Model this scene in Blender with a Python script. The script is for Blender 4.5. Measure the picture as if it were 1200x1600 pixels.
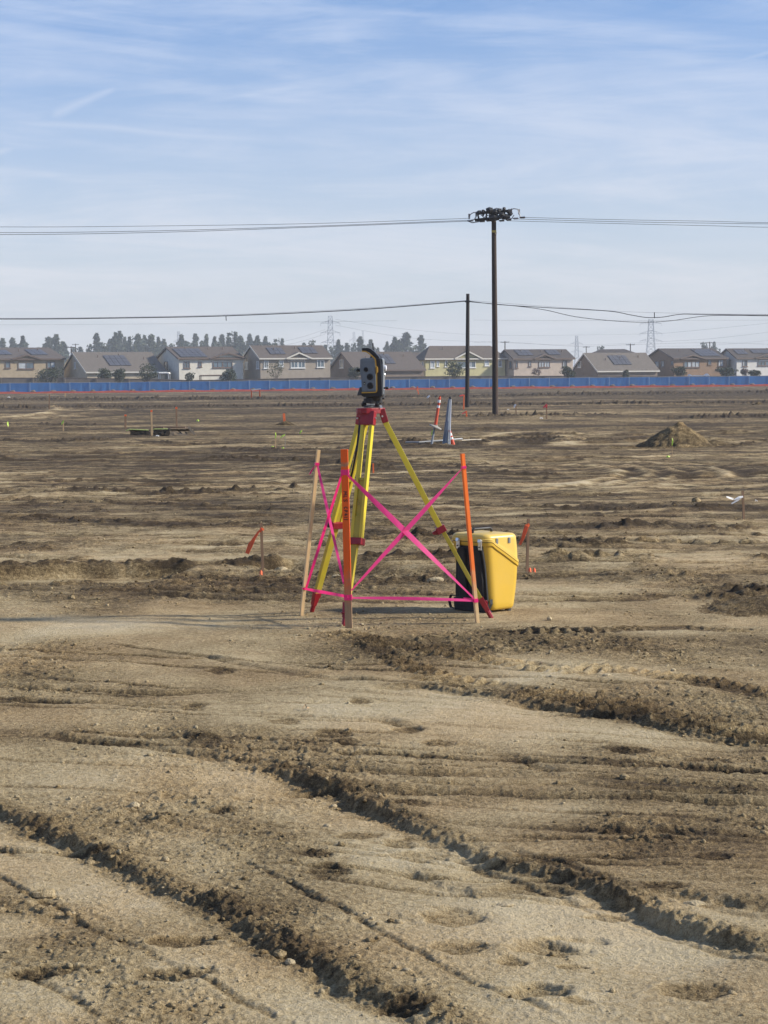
import bpy, math, random
import numpy as np
from mathutils import Vector, Matrix
R = math.radians
random.seed(7)
for o in list(bpy.data.objects): bpy.data.objects.remove(o)
# ---------------------------------------------------------------- light and sky settings
SKY_DUST = 1.0
SKY_TINT = (0.58, 0.82, 1.18)
CLOUD_HI = (5.0, 5.8, 7.3)
CLOUD_LO = (6.95, 6.7, 6.85)
HORIZON_C = (6.65, 6.45, 6.65)
SKY_STR = 0.10
SUN_E = 4.6
EXPOSURE = 0.42
HAZE_D = 0.00031
SOIL = [(0.02, (.050, .034, .017)), (0.27, (.125, .088, .044)), (0.50, (.295, .220, .112)), (0.75, (.49, .385, .220)), (1.0, (.60, .50, .32))]
scene = bpy.context.scene
col = scene.collection

# ---------------------------------------------------------------- camera
FPX = 3140.0                       # focal length in pixels of the 1200x1600 photograph
CAMZ = 1.5
cam_d = bpy.data.cameras.new('camera'); cam = bpy.data.objects.new('camera', cam_d); col.objects.link(cam)
cam_d.sensor_fit = 'VERTICAL'; cam_d.sensor_height = 36.0; cam_d.lens = FPX / 1600 * 36
cam_d.clip_start = 0.1; cam_d.clip_end = 6000
CM = Matrix.Rotation(R(90) - math.atan(202 / FPX), 4, 'X') @ Matrix.Rotation(R(-0.55), 4, 'Z')
cam.matrix_world = Matrix.Translation((0, 0, CAMZ)) @ CM
scene.camera = cam

# ---------------------------------------------------------------- sky, sun, exposure
SUN_EL, SUN_AZ = 30.0, -3.0         # azimuth: degrees behind the +X axis (towards +Y)
sdir = Vector((math.cos(R(SUN_EL)) * math.cos(R(SUN_AZ)), math.cos(R(SUN_EL)) * math.sin(R(SUN_AZ)), math.sin(R(SUN_EL))))
world = bpy.data.worlds.new('World'); scene.world = world; world.use_nodes = True
wn = world.node_tree; wn.nodes.clear()
def N(t, typ, **kw):
    n = t.nodes.new(typ)
    for k, v in kw.items():
        if k.startswith('i_'):
            key = k[2:]; key = int(key) if key.isdigit() else key.replace('_', ' ')
            n.inputs[key].default_value = v
        else: setattr(n, k, v)
    return n
def Mth(t, op, a, b=None, c=None, clamp=False):
    n = t.nodes.new('ShaderNodeMath'); n.operation = op; n.use_clamp = clamp
    for i, v in enumerate((a, b, c)):
        if v is None: continue
        if isinstance(v, (int, float)): n.inputs[i].default_value = v
        else: t.links.new(v, n.inputs[i])
    return n.outputs[0]
def MixC(t, fac, a, b, blend='MIX'):
    n = t.nodes.new('ShaderNodeMix'); n.data_type = 'RGBA'; n.blend_type = blend
    for s, v in ((0, fac), (6, a), (7, b)):
        if isinstance(v, (int, float)): n.inputs[s].default_value = v
        elif isinstance(v, tuple): n.inputs[s].default_value = v + (1,) if len(v) == 3 else v
        else: t.links.new(v, n.inputs[s])
    return n.outputs[2]
def Ramp(t, fac, stops, interp='LINEAR'):
    n = t.nodes.new('ShaderNodeValToRGB'); n.color_ramp.interpolation = interp
    while len(n.color_ramp.elements) < len(stops): n.color_ramp.elements.new(0.5)
    for e, (p, c) in zip(n.color_ramp.elements, stops):
        e.position = p; e.color = (c, c, c, 1) if isinstance(c, (int, float)) else tuple(c) + (1,)
    t.links.new(fac, n.inputs[0]); return n.outputs[0]
def Sm(t, v, lo, hi):
    n = t.nodes.new('ShaderNodeMapRange'); n.interpolation_type = 'SMOOTHSTEP'
    n.inputs[1].default_value = lo; n.inputs[2].default_value = hi
    t.links.new(v, n.inputs[0]); return n.outputs[0]
sky = N(wn, 'ShaderNodeTexSky', sky_type='NISHITA', sun_disc=False, sun_elevation=R(SUN_EL), sun_rotation=R(90 - SUN_AZ),
        altitude=200, air_density=1.0, dust_density=SKY_DUST if 'SKY_DUST' in globals() else 1.0, ozone_density=2.0)
tc = N(wn, 'ShaderNodeTexCoord'); sep = N(wn, 'ShaderNodeSeparateXYZ'); wn.links.new(tc.outputs['Generated'], sep.inputs[0])
az = Mth(wn, 'ARCTAN2', sep.outputs[0], sep.outputs[1]); el = Mth(wn, 'ARCSINE', sep.outputs[2])
def wnoise(sx, sy, shear, ox, scale, detail, dist, rough=0.55):
    c = N(wn, 'ShaderNodeCombineXYZ')
    a2 = Mth(wn, 'ADD', Mth(wn, 'MULTIPLY', az, sx), ox)
    e2 = Mth(wn, 'ADD', Mth(wn, 'MULTIPLY', el, sy), Mth(wn, 'MULTIPLY', az, shear))
    wn.links.new(a2, c.inputs[0]); wn.links.new(e2, c.inputs[1])
    n = N(wn, 'ShaderNodeTexNoise', i_Scale=scale, i_Detail=detail, i_Distortion=dist, i_Roughness=rough)
    wn.links.new(c.outputs[0], n.inputs['Vector']); return n.outputs[0]
def pz(px, py): return (px - 600) / FPX, (602 - py - (px - 600) * 0.0096) / FPX
n1 = wnoise(4, 34, 2.0, 3.1, 1.0, 8, 1.1, 0.62)
n2 = wnoise(5, 44, -4.0, 9.7, 1.0, 8, 1.3, 0.74)
n3 = wnoise(9, 16, 4.0, 5.2, 1.0, 4, 0.3)
cl = Mth(wn, 'ADD', Mth(wn, 'MULTIPLY', n1, 0.55), Mth(wn, 'ADD', Mth(wn, 'MULTIPLY', n2, 0.3), Mth(wn, 'MULTIPLY', n3, 0.25)))
cl = Sm(wn, cl, 0.44, 0.72)
def streak(p0, p1, w0, w1, strength, soft):
    # a trail in the sky between two directions, feathered by noise
    (a0, e0), (a1, e1) = pz(*p0), pz(*p1)
    dx, dy = a1 - a0, e1 - e0; L = math.hypot(dx, dy); dx /= L; dy /= L
    ra = Mth(wn, 'SUBTRACT', az, a0); re = Mth(wn, 'SUBTRACT', el, e0)
    s = Mth(wn, 'DIVIDE', Mth(wn, 'ADD', Mth(wn, 'MULTIPLY', ra, dx), Mth(wn, 'MULTIPLY', re, dy)), L)
    p = Mth(wn, 'SUBTRACT', Mth(wn, 'MULTIPLY', re, dx), Mth(wn, 'MULTIPLY', ra, dy))
    p = Mth(wn, 'ABSOLUTE', Mth(wn, 'ADD', p, Mth(wn, 'MULTIPLY', Mth(wn, 'SUBTRACT', n3, 0.5), 0.006)))
    w = Mth(wn, 'ADD', w0 / FPX, Mth(wn, 'MULTIPLY', s, (w1 - w0) / FPX))
    m = Mth(wn, 'SUBTRACT', 1.0, Mth(wn, 'DIVIDE', p, w), clamp=True)
    m = Mth(wn, 'MULTIPLY', m, Mth(wn, 'MULTIPLY', Sm(wn, s, -0.02, 0.15), Mth(wn, 'SUBTRACT', 1.0, Sm(wn, s, 1 - soft, 1.02))))
    return Mth(wn, 'MULTIPLY', m, Mth(wn, 'MULTIPLY', strength, Mth(wn, 'ADD', 0.4, n2)))
for args in (((90, 200), (205, 150), 14, 6, 0.75, 0.2), ((-60, 275), (48, 242), 16, 5, 0.8, 0.25), ((660, 212), (1240, 100), 4, 5, 0.55, 0.1),
             ((150, 330), (240, 298), 8, 4, 0.3, 0.3), ((0, 205), (560, 238), 8, 14, 0.75, 0.5), ((140, 90), (420, 105), 12, 14, 0.3, 0.4),
             ((590, 236), (1260, 250), 20, 42, 0.5, 0.2), ((800, 400), (1300, 392), 10, 24, 0.3, 0.2)):
    cl = Mth(wn, 'MAXIMUM', cl, streak(*args))
hz = Mth(wn, 'SUBTRACT', 1.0, Sm(wn, el, -0.01, 0.24))
base = MixC(wn, 1.0, sky.outputs[0], (SKY_TINT), 'MULTIPLY')
cloudc = MixC(wn, hz, CLOUD_HI, CLOUD_LO)
c1 = MixC(wn, Mth(wn, 'MULTIPLY', hz, 0.62), base, HORIZON_C)
c2 = MixC(wn, Mth(wn, 'MULTIPLY', cl, 0.54), c1, cloudc)
bg = N(wn, 'ShaderNodeBackground'); bg.inputs[1].default_value = SKY_STR
wn.links.new(c2, bg.inputs[0])
wo = N(wn, 'ShaderNodeOutputWorld'); wn.links.new(bg.outputs[0], wo.inputs[0])
sl = bpy.data.lights.new('sun', 'SUN'); sl.energy = SUN_E; sl.angle = R(4.0); sl.color = (1.0, 0.92, 0.78)
so = bpy.data.objects.new('sun', sl); col.objects.link(so); so.rotation_euler = (-sdir).to_track_quat('-Z', 'Y').to_euler(); so.location = (60, 10, 50)
vs = scene.view_settings; vs.view_transform = 'Standard'; vs.look = 'None'; vs.gamma = 1; vs.use_curve_mapping = False; vs.exposure = EXPOSURE
scene.render.resolution_x = 768; scene.render.resolution_y = 1024

# ---------------------------------------------------------------- pixel helpers (used once, to read positions off the photograph)
CM3 = CM.to_3x3()
def ray(px, py): return CM3 @ Vector(((px - 600) / FPX, (800 - py) / FPX, -1))
def at(px, py, Y):
    d = ray(px, py); k = Y / d.y; return Vector((d.x * k, Y, CAMZ + d.z * k))
def macro(x, y):
    t = np.clip((np.asarray(y, float) - 120) / 240, 0, 1); return 0.24 * t * t * (3 - 2 * t)
def gp(px, py):
    d = ray(px, py); z = 0.0
    for _ in range(6):
        k = (z - CAMZ) / d.z; x, y = d.x * k, d.y * k; z = float(macro(x, y))
    return Vector((x, y, z))

# ---------------------------------------------------------------- mesh helpers
def tag(o, label=None, cat=None, group=None, kind=None):
    if label: o['label'] = label
    if cat: o['category'] = cat
    if group: o['group'] = group
    if kind: o['kind'] = kind
    return o
def empty(name, loc, label, cat, group=None):
    o = bpy.data.objects.new(name, None); col.objects.link(o); o.location = loc; o.empty_display_size = 0.1
    return tag(o, label, cat, group)
def root_loc(o):
    v = Vector((0, 0, 0))
    while o is not None: v = v + Vector(o.location); o = o.parent
    return v
class MB:
    def __init__(s): s.v = []; s.f = []
    def add(s, vs, fs):
        n = len(s.v); s.v += [tuple(v) for v in vs]; s.f += [tuple(i + n for i in f) for f in fs]; return s
    def box(s, c, size, M=None):
        hx, hy, hz = size[0] / 2, size[1] / 2, size[2] / 2; c = Vector(c)
        P = [Vector((x, y, z)) for x in (-hx, hx) for y in (-hy, hy) for z in (-hz, hz)]
        if M is not None: P = [M @ p for p in P]
        return s.add([c + p for p in P], [(0, 1, 3, 2), (4, 6, 7, 5), (0, 4, 5, 1), (2, 3, 7, 6), (0, 2, 6, 4), (1, 5, 7, 3)])
    def bar(s, a, b, w, t, side=None, w2=None, t2=None):
        # rectangular bar from a to b; w measured along side, t across it
        a, b = Vector(a), Vector(b); d = (b - a).normalized()
        side = Vector(side) if side is not None else Vector((1, 0, 0))
        u = (side - d * side.dot(d)).normalized(); n = d.cross(u)
        w2 = w if w2 is None else w2; t2 = t if t2 is None else t2
        P = []
        for p, ww, tt in ((a, w, t), (b, w2, t2)):
            P += [p + u * ww / 2 * i + n * tt / 2 * j for i, j in ((-1, -1), (1, -1), (1, 1), (-1, 1))]
        return s.add(P, [(3, 2, 1, 0), (4, 5, 6, 7), (0, 1, 5, 4), (1, 2, 6, 5), (2, 3, 7, 6), (3, 0, 4, 7)])
    def tube(s, pts, r, n=8, cap=True):
        pts = [Vector(p) for p in pts]; m = len(pts); rr = r if isinstance(r, (list, tuple)) else [r] * m
        base = len(s.v); up = None
        for i, p in enumerate(pts):
            d = (pts[min(i + 1, m - 1)] - pts[max(i - 1, 0)]).normalized()
            if up is None: up = d.orthogonal().normalized()
            else:
                up = up - d * up.dot(d); up = up.normalized() if up.length > 1e-6 else d.orthogonal().normalized()
            w = d.cross(up)
            for k in range(n):
                a = 2 * math.pi * k / n; s.v.append(tuple(p + (up * math.cos(a) + w * math.sin(a)) * rr[i]))
        for i in range(m - 1):
            for k in range(n):
                a = base + i * n + k; b = base + i * n + (k + 1) % n; s.f.append((a, b, b + n, a + n))
        if cap:
            s.f.append(tuple(base + k for k in reversed(range(n)))); s.f.append(tuple(base + (m - 1) * n + k for k in range(n)))
        return s
    def prism(s, poly, O, U, V, W, d0, d1):
        # polygon (u,v) in plane O,U,V extruded along W from d0 to d1
        O, U, V, W = Vector(O), Vector(U), Vector(V), Vector(W); n = len(poly)
        P = [O + U * a + V * b + W * d0 for a, b in poly] + [O + U * a + V * b + W * d1 for a, b in poly]
        return s.add(P, [tuple(range(n)), tuple(range(2 * n - 1, n - 1, -1))] + [(i, i + n, (i + 1) % n + n, (i + 1) % n) for i in range(n)])
    def lathe(s, prof, O, A, n=20):
        # profile (r, h) about axis A through O
        O, A = Vector(O), Vector(A).normalized(); u = A.orthogonal().normalized(); w = A.cross(u)
        base = len(s.v)
        for r, h in prof:
            for k in range(n):
                a = 2 * math.pi * k / n; s.v.append(tuple(O + A * h + (u * math.cos(a) + w * math.sin(a)) * r))
        for i in range(len(prof) - 1):
            for k in range(n):
                a = base + i * n + k; b = base + i * n + (k + 1) % n; s.f.append((a, b, b + n, a + n))
        s.f.append(tuple(base + k for k in reversed(range(n)))); s.f.append(tuple(base + (len(prof) - 1) * n + k for k in range(n)))
        return s
    def ribbon(s, pts, wid, n, thick=0.0012):
        # strip along pts, width wid (list or number) across direction n (vector or list)
        m = len(pts); wid = wid if isinstance(wid, (list, tuple)) else [wid] * m
        base = len(s.v)
        for i in range(m):
            nn = Vector(n[i] if isinstance(n, list) else n).normalized(); p = Vector(pts[i])
            d = (Vector(pts[min(i + 1, m - 1)]) - Vector(pts[max(i - 1, 0)])).normalized(); q = d.cross(nn).normalized() * thick / 2
            for a, b in ((-1, -1), (1, -1), (1, 1), (-1, 1)): s.v.append(tuple(p + nn * wid[i] / 2 * a + q * b))
        for i in range(m - 1):
            for k in range(4):
                a = base + 4 * i + k; b = base + 4 * i + (k + 1) % 4; s.f.append((a, b, b + 4, a + 4))
        s.f.append((base, base + 1, base + 2, base + 3)); e = base + 4 * (m - 1); s.f.append((e + 3, e + 2, e + 1, e))
        return s
    def build(s, name, mat, parent=None, smooth=False, bevel=0.0, loc=None, recalc=True):
        me = bpy.data.meshes.new(name); off = root_loc(parent) if parent is not None else (Vector(loc) if loc is not None else Vector((0, 0, 0)))
        me.from_pydata([tuple(Vector(v) - off) for v in s.v], [], s.f); me.materials.append(mat)
        if recalc:
            import bmesh
            bm = bmesh.new(); bm.from_mesh(me); bmesh.ops.recalc_face_normals(bm, faces=bm.faces)
            if bevel > 0:
                bmesh.ops.bevel(bm, geom=[e for e in bm.edges if len(e.link_faces) == 2 and e.calc_face_angle(0) > 0.5], offset=bevel, segments=2, affect='EDGES', profile=0.6)
            bm.to_mesh(me); bm.free()
        if smooth: me.polygons.foreach_set('use_smooth', [True] * len(me.polygons)); 
        o = bpy.data.objects.new(name, me); col.objects.link(o)
        if smooth and smooth != 'all':
            try: me.set_sharp_from_angle(angle=R(38))
            except Exception: pass
        if parent is not None: o.parent = parent
        elif loc is not None: o.location = loc
        return o
def copy_tree(o, parent=None):
    c = o.copy(); col.objects.link(c); c.parent = parent
    for ch in [x for x in col.objects if x.parent == o]: copy_tree(ch, c)
    return c

# ---------------------------------------------------------------- materials
MATS = {}
def mat(name, c, rough=0.6, metal=0.0, var=0.15, scale=20.0, bump=0.0, bscale=80.0, spec=0.5, dirt=0.0, dirtc=(0.3, 0.25, 0.18), stretch=(1, 1, 1), sss=0, trans=0.0, coat=0.0):
    if name in MATS: return MATS[name]
    m = bpy.data.materials.new(name); m.use_nodes = True; t = m.node_tree; b = t.nodes['Principled BSDF']
    b.inputs['Roughness'].default_value = rough; b.inputs['Metallic'].default_value = metal
    b.inputs['Specular IOR Level'].default_value = spec; b.inputs['Coat Weight'].default_value = coat
    tcn = N(t, 'ShaderNodeTexCoord'); mp = N(t, 'ShaderNodeMapping'); mp.inputs['Scale'].default_value = stretch
    t.links.new(tcn.outputs['Object'], mp.inputs[0])
    n = N(t, 'ShaderNodeTexNoise', i_Scale=scale, i_Detail=5.0); t.links.new(mp.outputs[0], n.inputs['Vector'])
    f = Ramp(t, n.outputs[0], [(0.3, 0.0), (0.7, 1.0)])
    dk = tuple(x * (1 - var) for x in c); lt = tuple(min(1, x * (1 + var)) for x in c)
    cc = MixC(t, f, dk, lt)
    if dirt > 0:
        n2 = N(t, 'ShaderNodeTexNoise', i_Scale=scale * 0.35 + 2, i_Detail=8.0, i_Roughness=0.7); t.links.new(tcn.outputs['Object'], n2.inputs['Vector'])
        df = Ramp(t, n2.outputs[0], [(0.45, 0.0), (0.72, 1.0)])
        cc = MixC(t, Mth(t, 'MULTIPLY', df, dirt), cc, dirtc)
        t.links.new(Mth(t, 'ADD', rough, Mth(t, 'MULTIPLY', df, 0.25 * (1 - rough))), b.inputs['Roughness'])
    t.links.new(cc, b.inputs['Base Color'])
    if bump > 0:
        n3 = N(t, 'ShaderNodeTexNoise', i_Scale=bscale, i_Detail=4.0); t.links.new(mp.outputs[0], n3.inputs['Vector'])
        bp = N(t, 'ShaderNodeBump'); bp.inputs['Strength'].default_value = 0.6; bp.inputs['Distance'].default_value = bump
        t.links.new(n3.outputs[0], bp.inputs['Height']); t.links.new(bp.outputs[0], b.inputs['Normal'])
    if trans > 0:
        tr = N(t, 'ShaderNodeBsdfTranslucent'); t.links.new(cc, tr.inputs[0]); mx = N(t, 'ShaderNodeMixShader'); mx.inputs[0].default_value = trans
        t.links.new(b.outputs[0], mx.inputs[1]); t.links.new(tr.outputs[0], mx.inputs[2]); t.links.new(mx.outputs[0], t.nodes['Material Output'].inputs[0])
    MATS[name] = m; return m

# ================================================================ terrain
rng = np.random.RandomState(11)
PERM = rng.permutation(4096).astype(np.int64)
GA = rng.rand(4096) * 2 * np.pi; GX, GY = np.cos(GA), np.sin(GA)
def pn(x, y, seed=0):
    xi = np.floor(x).astype(np.int64); yi = np.floor(y).astype(np.int64); xf = x - xi; yf = y - yi
    u = xf * xf * xf * (xf * (xf * 6 - 15) + 10); v = yf * yf * yf * (yf * (yf * 6 - 15) + 10)
    def g(ix, iy, fx, fy):
        h = PERM[(PERM[(ix + seed * 131) & 4095] + iy) & 4095]; return GX[h] * fx + GY[h] * fy
    a = g(xi, yi, xf, yf); b = g(xi + 1, yi, xf - 1, yf); c = g(xi, yi + 1, xf, yf - 1); d = g(xi + 1, yi + 1, xf - 1, yf - 1)
    return (a + u * (b - a) + v * ((c + u * (d - c)) - (a + u * (b - a)))) * 1.5
def fbm(x, y, seed=0, o=4, g=0.5):
    s = 0; a = 1; t = 0
    for i in range(o):
        s = s + a * pn(x * 2 ** i, y * 2 ** i, seed + i * 7); t += a; a *= g
    return s / t
def sst(v, a, b):
    t = np.clip((v - a) / (b - a), 0, 1); return t * t * (3 - 2 * t)
def W(pts): return np.array([tuple(gp(*p))[:2] for p in pts])
# features: (kind, polyline read from the photograph, amplitude, width)
FEAT = []
def feat(kind, pts, A, w=0.1, **kw):
    P = W(pts); FEAT.append((kind, P, A, w, kw, P.min(0) - 1.6 * max(1, w), P.max(0) + 1.6 * max(1, w)))
# steps of the old wheel tracks in the foreground
feat('step', [(-120, 1222), (0, 1262), (100, 1300), (150, 1325), (250, 1378), (350, 1425), (450, 1480), (560, 1540), (650, 1580), (760, 1640)], .050)
feat('step', [(370, 1190), (430, 1205), (520, 1228), (560, 1246), (640, 1282), (720, 1312), (790, 1342), (845, 1352), (900, 1368), (950, 1386), (1000, 1408), (1080, 1443), (1150, 1472), (1260, 1492)], .058)
feat('step', [(905, 1372), (1000, 1410), (1080, 1445), (1150, 1474), (1240, 1492)], .030)
feat('step', [(600, 1330), (680, 1357), (780, 1400)], .022)
feat('step', [(-60, 1392), (60, 1415), (190, 1450)], .028)
feat('step', [(260, 1132), (330, 1168), (400, 1196)], .022)
feat('step', [(310, 1368), (405, 1394)], .025)
feat('step', [(205, 1255), (262, 1272)], .022)
feat('step', [(960, 1380), (1080, 1398), (1200, 1420), (1300, 1440)], .03)
feat('step', [(560, 1075), (660, 1075), (760, 1088), (880, 1108), (1000, 1128), (1100, 1150), (1240, 1172)], .045)
# thin grooves of narrow tyres
for pts, A in (([(-60, 1142), (240, 1170), (440, 1198), (700, 1213), (1000, 1226), (1260, 1240)], .014), ([(-60, 1070), (250, 1086), (500, 1078), (700, 1092), (900, 1112)], .014),
               ([(400, 1228), (700, 1238), (950, 1252), (1260, 1266)], .016), ([(500, 1180), (800, 1190), (1260, 1215)], .010), ([(-60, 1092), (300, 1104), (640, 1100)], .010),
               ([(300, 1020), (500, 1058), (640, 1066)], .014), ([(620, 1225), (900, 1232), (1260, 1250)], .018), ([(-60, 1300), (80, 1340)], .008), ([(560, 1118), (760, 1170), (900, 1230)], .007)):
    feat('groove', pts, A, .035)
# lugged tyre tracks
feat('lug', [(520, 985), (640, 1012), (800, 1040), (960, 1062)], .030, .28)
feat('lug', [(640, 1052), (760, 1075), (900, 1098), (1060, 1128), (1260, 1165)], .030, .30)
feat('lug', [(560, 1000), (640, 1045), (700, 1060)], .022, .2)
feat('lug', [(760, 992), (900, 985), (1060, 975), (1200, 985)], .024, .3)
feat('lug', [(880, 1040), (1040, 1062), (1240, 1100)], .022, .22)
# cut bank and rubble in the middle distance
feat('bank', [(-160, 886), (0, 888), (120, 884), (318, 884)], .105)
feat('bank', [(352, 884), (400, 880), (462, 872)], .13)
feat('ridge', [(845, 880), (940, 874), (1050, 876)], .09, .22)
feat('ridge', [(640, 868), (760, 870)], .06, .2)
feat('ridge', [(1100, 940), (1140, 935), (1180, 925), (1280, 920)], .08, .30)
feat('ridge', [(1150, 872), (1240, 874)], .10, .2)
feat('ridge', [(545, 870), (700, 872), (820, 878)], .05, .25)
feat('ridge', [(860, 825), (1000, 820), (1200, 826)], .05, .35)
for (pts, A, w) in (([(-100, 640), (200, 636), (600, 634), (1300, 629)], .35, 2.6), ([(-100, 662), (130, 664), (230, 662)], .12, 1.2), ([(560, 700), (640, 690), (700, 702)], .07, .5),
                    ([(-100, 626), (400, 624), (700, 620), (1300, 612)], .5, 7.0), ([(0, 688), (110, 690), (190, 688)], .10, .6), ([(640, 652), (800, 650), (1000, 648)], .25, 1.5),
                    ([(350, 700), (450, 706), (640, 700)], .06, .5), ([(840, 684), (900, 690), (1000, 690)], .12, .6), ([(1060, 655), (1160, 650), (1300, 652)], .22, 1.3),
                    ([(330, 715), (500, 722), (620, 735)], .06, .5), ([(900, 790), (1050, 795), (1200, 792)], .04, .3), ([(100, 765), (300, 770), (480, 762)], .04, .35),
                    ([(600, 690), (700, 693), (860, 688)], .05, .4), ([(0, 812), (200, 818), (460, 826)], .035, .3), ([(560, 830), (700, 842), (830, 850), (1000, 850)], .04, .3)):
    feat('ridge', pts, A, w)
# long continuous wheel lines: across the near ground, along the ruts, and in shallow arcs over the graded middle distance
_g = random.Random(21)
for i in range(20):
    y0 = 1000 + 17.5 * i + _g.uniform(-5, 5); dy = _g.uniform(50, 100); x0 = _g.choice((-80, -80, 150, 420)); x1 = _g.choice((1280, 1280, 900)); b_ = _g.uniform(-14, 14)
    feat('groove', [(x0 + (x1 - x0) * f, y0 + dy * (x0 + (x1 - x0) * f) / 1200 + b_ * math.sin(math.pi * f)) for f in (0, .17, .34, .5, .67, .84, 1)], _g.uniform(.003, .008), _g.uniform(.012, .024))
for (xa, ya, xb, yb) in ((-60, 1330, 480, 1600), (300, 1290, 900, 1600), (760, 1310, 1260, 1440), (-60, 1450, 260, 1640), (560, 1260, 1260, 1520)):
    feat('groove', [(xa + (xb - xa) * f, ya + (yb - ya) * f + 16 * math.sin(2.6 * f)) for f in (0, .2, .4, .6, .8, 1)], _g.uniform(.004, .008), _g.uniform(.010, .020))
for i in range(34):
    y0 = 668 + 270 * (i / 34) ** 1.15; b_ = _g.uniform(-.05, .05) * (y0 - 560); dy = _g.uniform(-.05, .05) * (y0 - 560); yy = 3.14e3 * 1.5 / (y0 - 598); w_ = max(.05, .0042 * yy)
    x0 = _g.choice((-100, -100, 200, 500)); x1 = _g.choice((1300, 1300, 1000, 620))
    feat('groove', [(x0 + (x1 - x0) * f, y0 + dy * f + b_ * math.sin(math.pi * f)) for f in (0, .14, .28, .42, .57, .71, .85, 1)], .25 * w_, w_)
for k in range(6):
    q = k / 6; feat('swirl', [(560 + 90 * q, 742 - 2 * q), (800, 724 + 12 * q), (980 - 20 * q, 722 + 12 * q), (1110 - 40 * q, 732 + 8 * q), (1160 - 60 * q, 747), (1090 - 50 * q, 760 - 8 * q), (900, 772 - 12 * q), (640 + 60 * q, 780 - 14 * q)], .012, .10, tn=.8)
# far lugged tracks
for P_, w_ in (([(722, 697), (800, 681), (868, 676), (900, 684)], .8), ([(640, 690), (720, 686), (800, 689), (900, 692)], .6), ([(1120, 700), (1200, 690), (1300, 684)], .7), ([(200, 688), (300, 694), (420, 690)], .6), ([(560, 792), (700, 786), (860, 792), (1000, 800)], .4), ([(0, 790), (160, 784), (330, 790), (440, 800)], .4), ([(620, 742), (760, 735), (900, 744)], .45), ([(840, 850), (980, 842), (1120, 850), (1280, 846)], .35)):
    feat('lug', P_, .035, w_, per=.30)
# curved tyre swirls
for k, dx in enumerate((0, -38, -78, -120, -165)):
    feat('swirl', [(960 + dx, 768), (1060 + dx, 759), (1120 + dx, 748), (1136 + dx, 739), (1110 + dx, 732), (1040 + dx, 728)], .03, .16)
for k, dx in enumerate((0, 20, 42, -25, -48)):
    feat('swirl', [(20 + dx, 655), (90 + dx, 650), (125 + dx, 645), (140 + dx, 640), (130 + dx, 637)], .08, .5)
for k, dy in enumerate((0, 9, 20, 33)):
    feat('swirl', [(-80, 742 + dy), (200, 738 + dy), (420, 730 + dy * .8), (480, 722 + dy * .5)], .010, .14, tn=.45)
    feat('swirl', [(560, 768 + dy), (760, 772 + dy), (980, 768 + dy), (1260, 755 + dy)], .010, .14, tn=.45)
feat('swirl', [(730, 690), (800, 676), (870, 674), (895, 686), (880, 698)], .015, .4)
feat('swirl', [(760, 694), (820, 682), (860, 682), (872, 690)], .015, .3)
# footprints and potholes: px, py, half width, half depth (m), depth
PITS = [(640, 1143, .07, .10, .022), (682, 1162, .07, .10, .02), (522, 1150, .10, .12, .024), (540, 1164, .06, .08, .018), (300, 1106, .08, .1, .02), (655, 1326, .10, .10, .022), (628, 1306, .06, .09, .018),
        (512, 1357, .08, .10, .026), (492, 1327, .07, .06, .016), (830, 1380, .13, .11, .04), (716, 1430, .12, .11, .035), (727, 1480, .09, .07, .025), (856, 1478, .12, .08, .045), (905, 1462, .08, .05, .03),
        (835, 1552, .11, .07, .045), (800, 1502, .05, .04, .022), (893, 1507, .05, .03, .02), (66, 1524, .10, .06, .035), (278, 1470, .10, .07, .038), (272, 1525, .10, .06, .032), (1092, 1550, .11, .09, .03),
        (945, 1418, .07, .05, .016), (560, 1296, .08, .07, .014), (1108, 1345, .06, .06, .02), (640, 1256, .07, .08, .014), (1040, 1384, .08, .06, .016), (350, 1260, .06, .06, .012), (905, 1568, .05, .03, .014),
        (640, 1572, .10, .05, .02), (560, 1100, .06, .12, .014), (345, 1048, .08, .14, .02), (445, 1130, .07, .1, .016), (985, 1175, .09, .1, .02), (960, 1172, .06, .1, .018), (1100, 1192, .1, .1, .02)]
PITS = [tuple(gp(a, b))[:2] + (c, d, e) for a, b, c, d, e in PITS]
# rough (+) and smooth (-) areas: px, py, half widths in pixels
AREAS = [(700, 1015, 220, 36, .9), (1000, 1010, 260, 28, .6), (1000, 1120, 260, 34, .7), (1060, 1290, 260, 55, .45), (250, 1480, 330, 110, .40), (300, 1300, 260, 60, .2), (520, 1420, 200, 60, .3), (80, 1040, 120, 40, .5),
         (330, 1160, 150, 30, .6), (260, 920, 360, 22, .9), (640, 905, 260, 26, .8), (1040, 900, 220, 22, .5), (820, 1040, 160, 22, -.9), (960, 1060, 240, 16, -.6), (640, 1130, 220, 30, -.9), (880, 1150, 200, 22, -.7),
         (130, 978, 130, 12, -2.0), (860, 1450, 240, 70, -1.0), (960, 1560, 220, 60, -.6), (700, 1320, 160, 30, -1.0), (100, 1225, 140, 30, -.5), (850, 1270, 180, 14, -.9), (60, 1570, 100, 40, -.5), (870, 920, 160, 12, -.8),
         (1080, 875, 180, 10, -.7), (400, 1120, 140, 18, -.5), (620, 965, 160, 12, .5)]
AW = []
for a, b, c, d, e in AREAS:
    p = gp(a, b); q = gp(a, b - d); r_ = gp(a, b + d); p2 = gp(a + c, b); AW.append((p.x, (q.y + r_.y) / 2, abs(p2.x - p.x), (q.y - r_.y) / 2, e))
TR = gp(600, 962)
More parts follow.
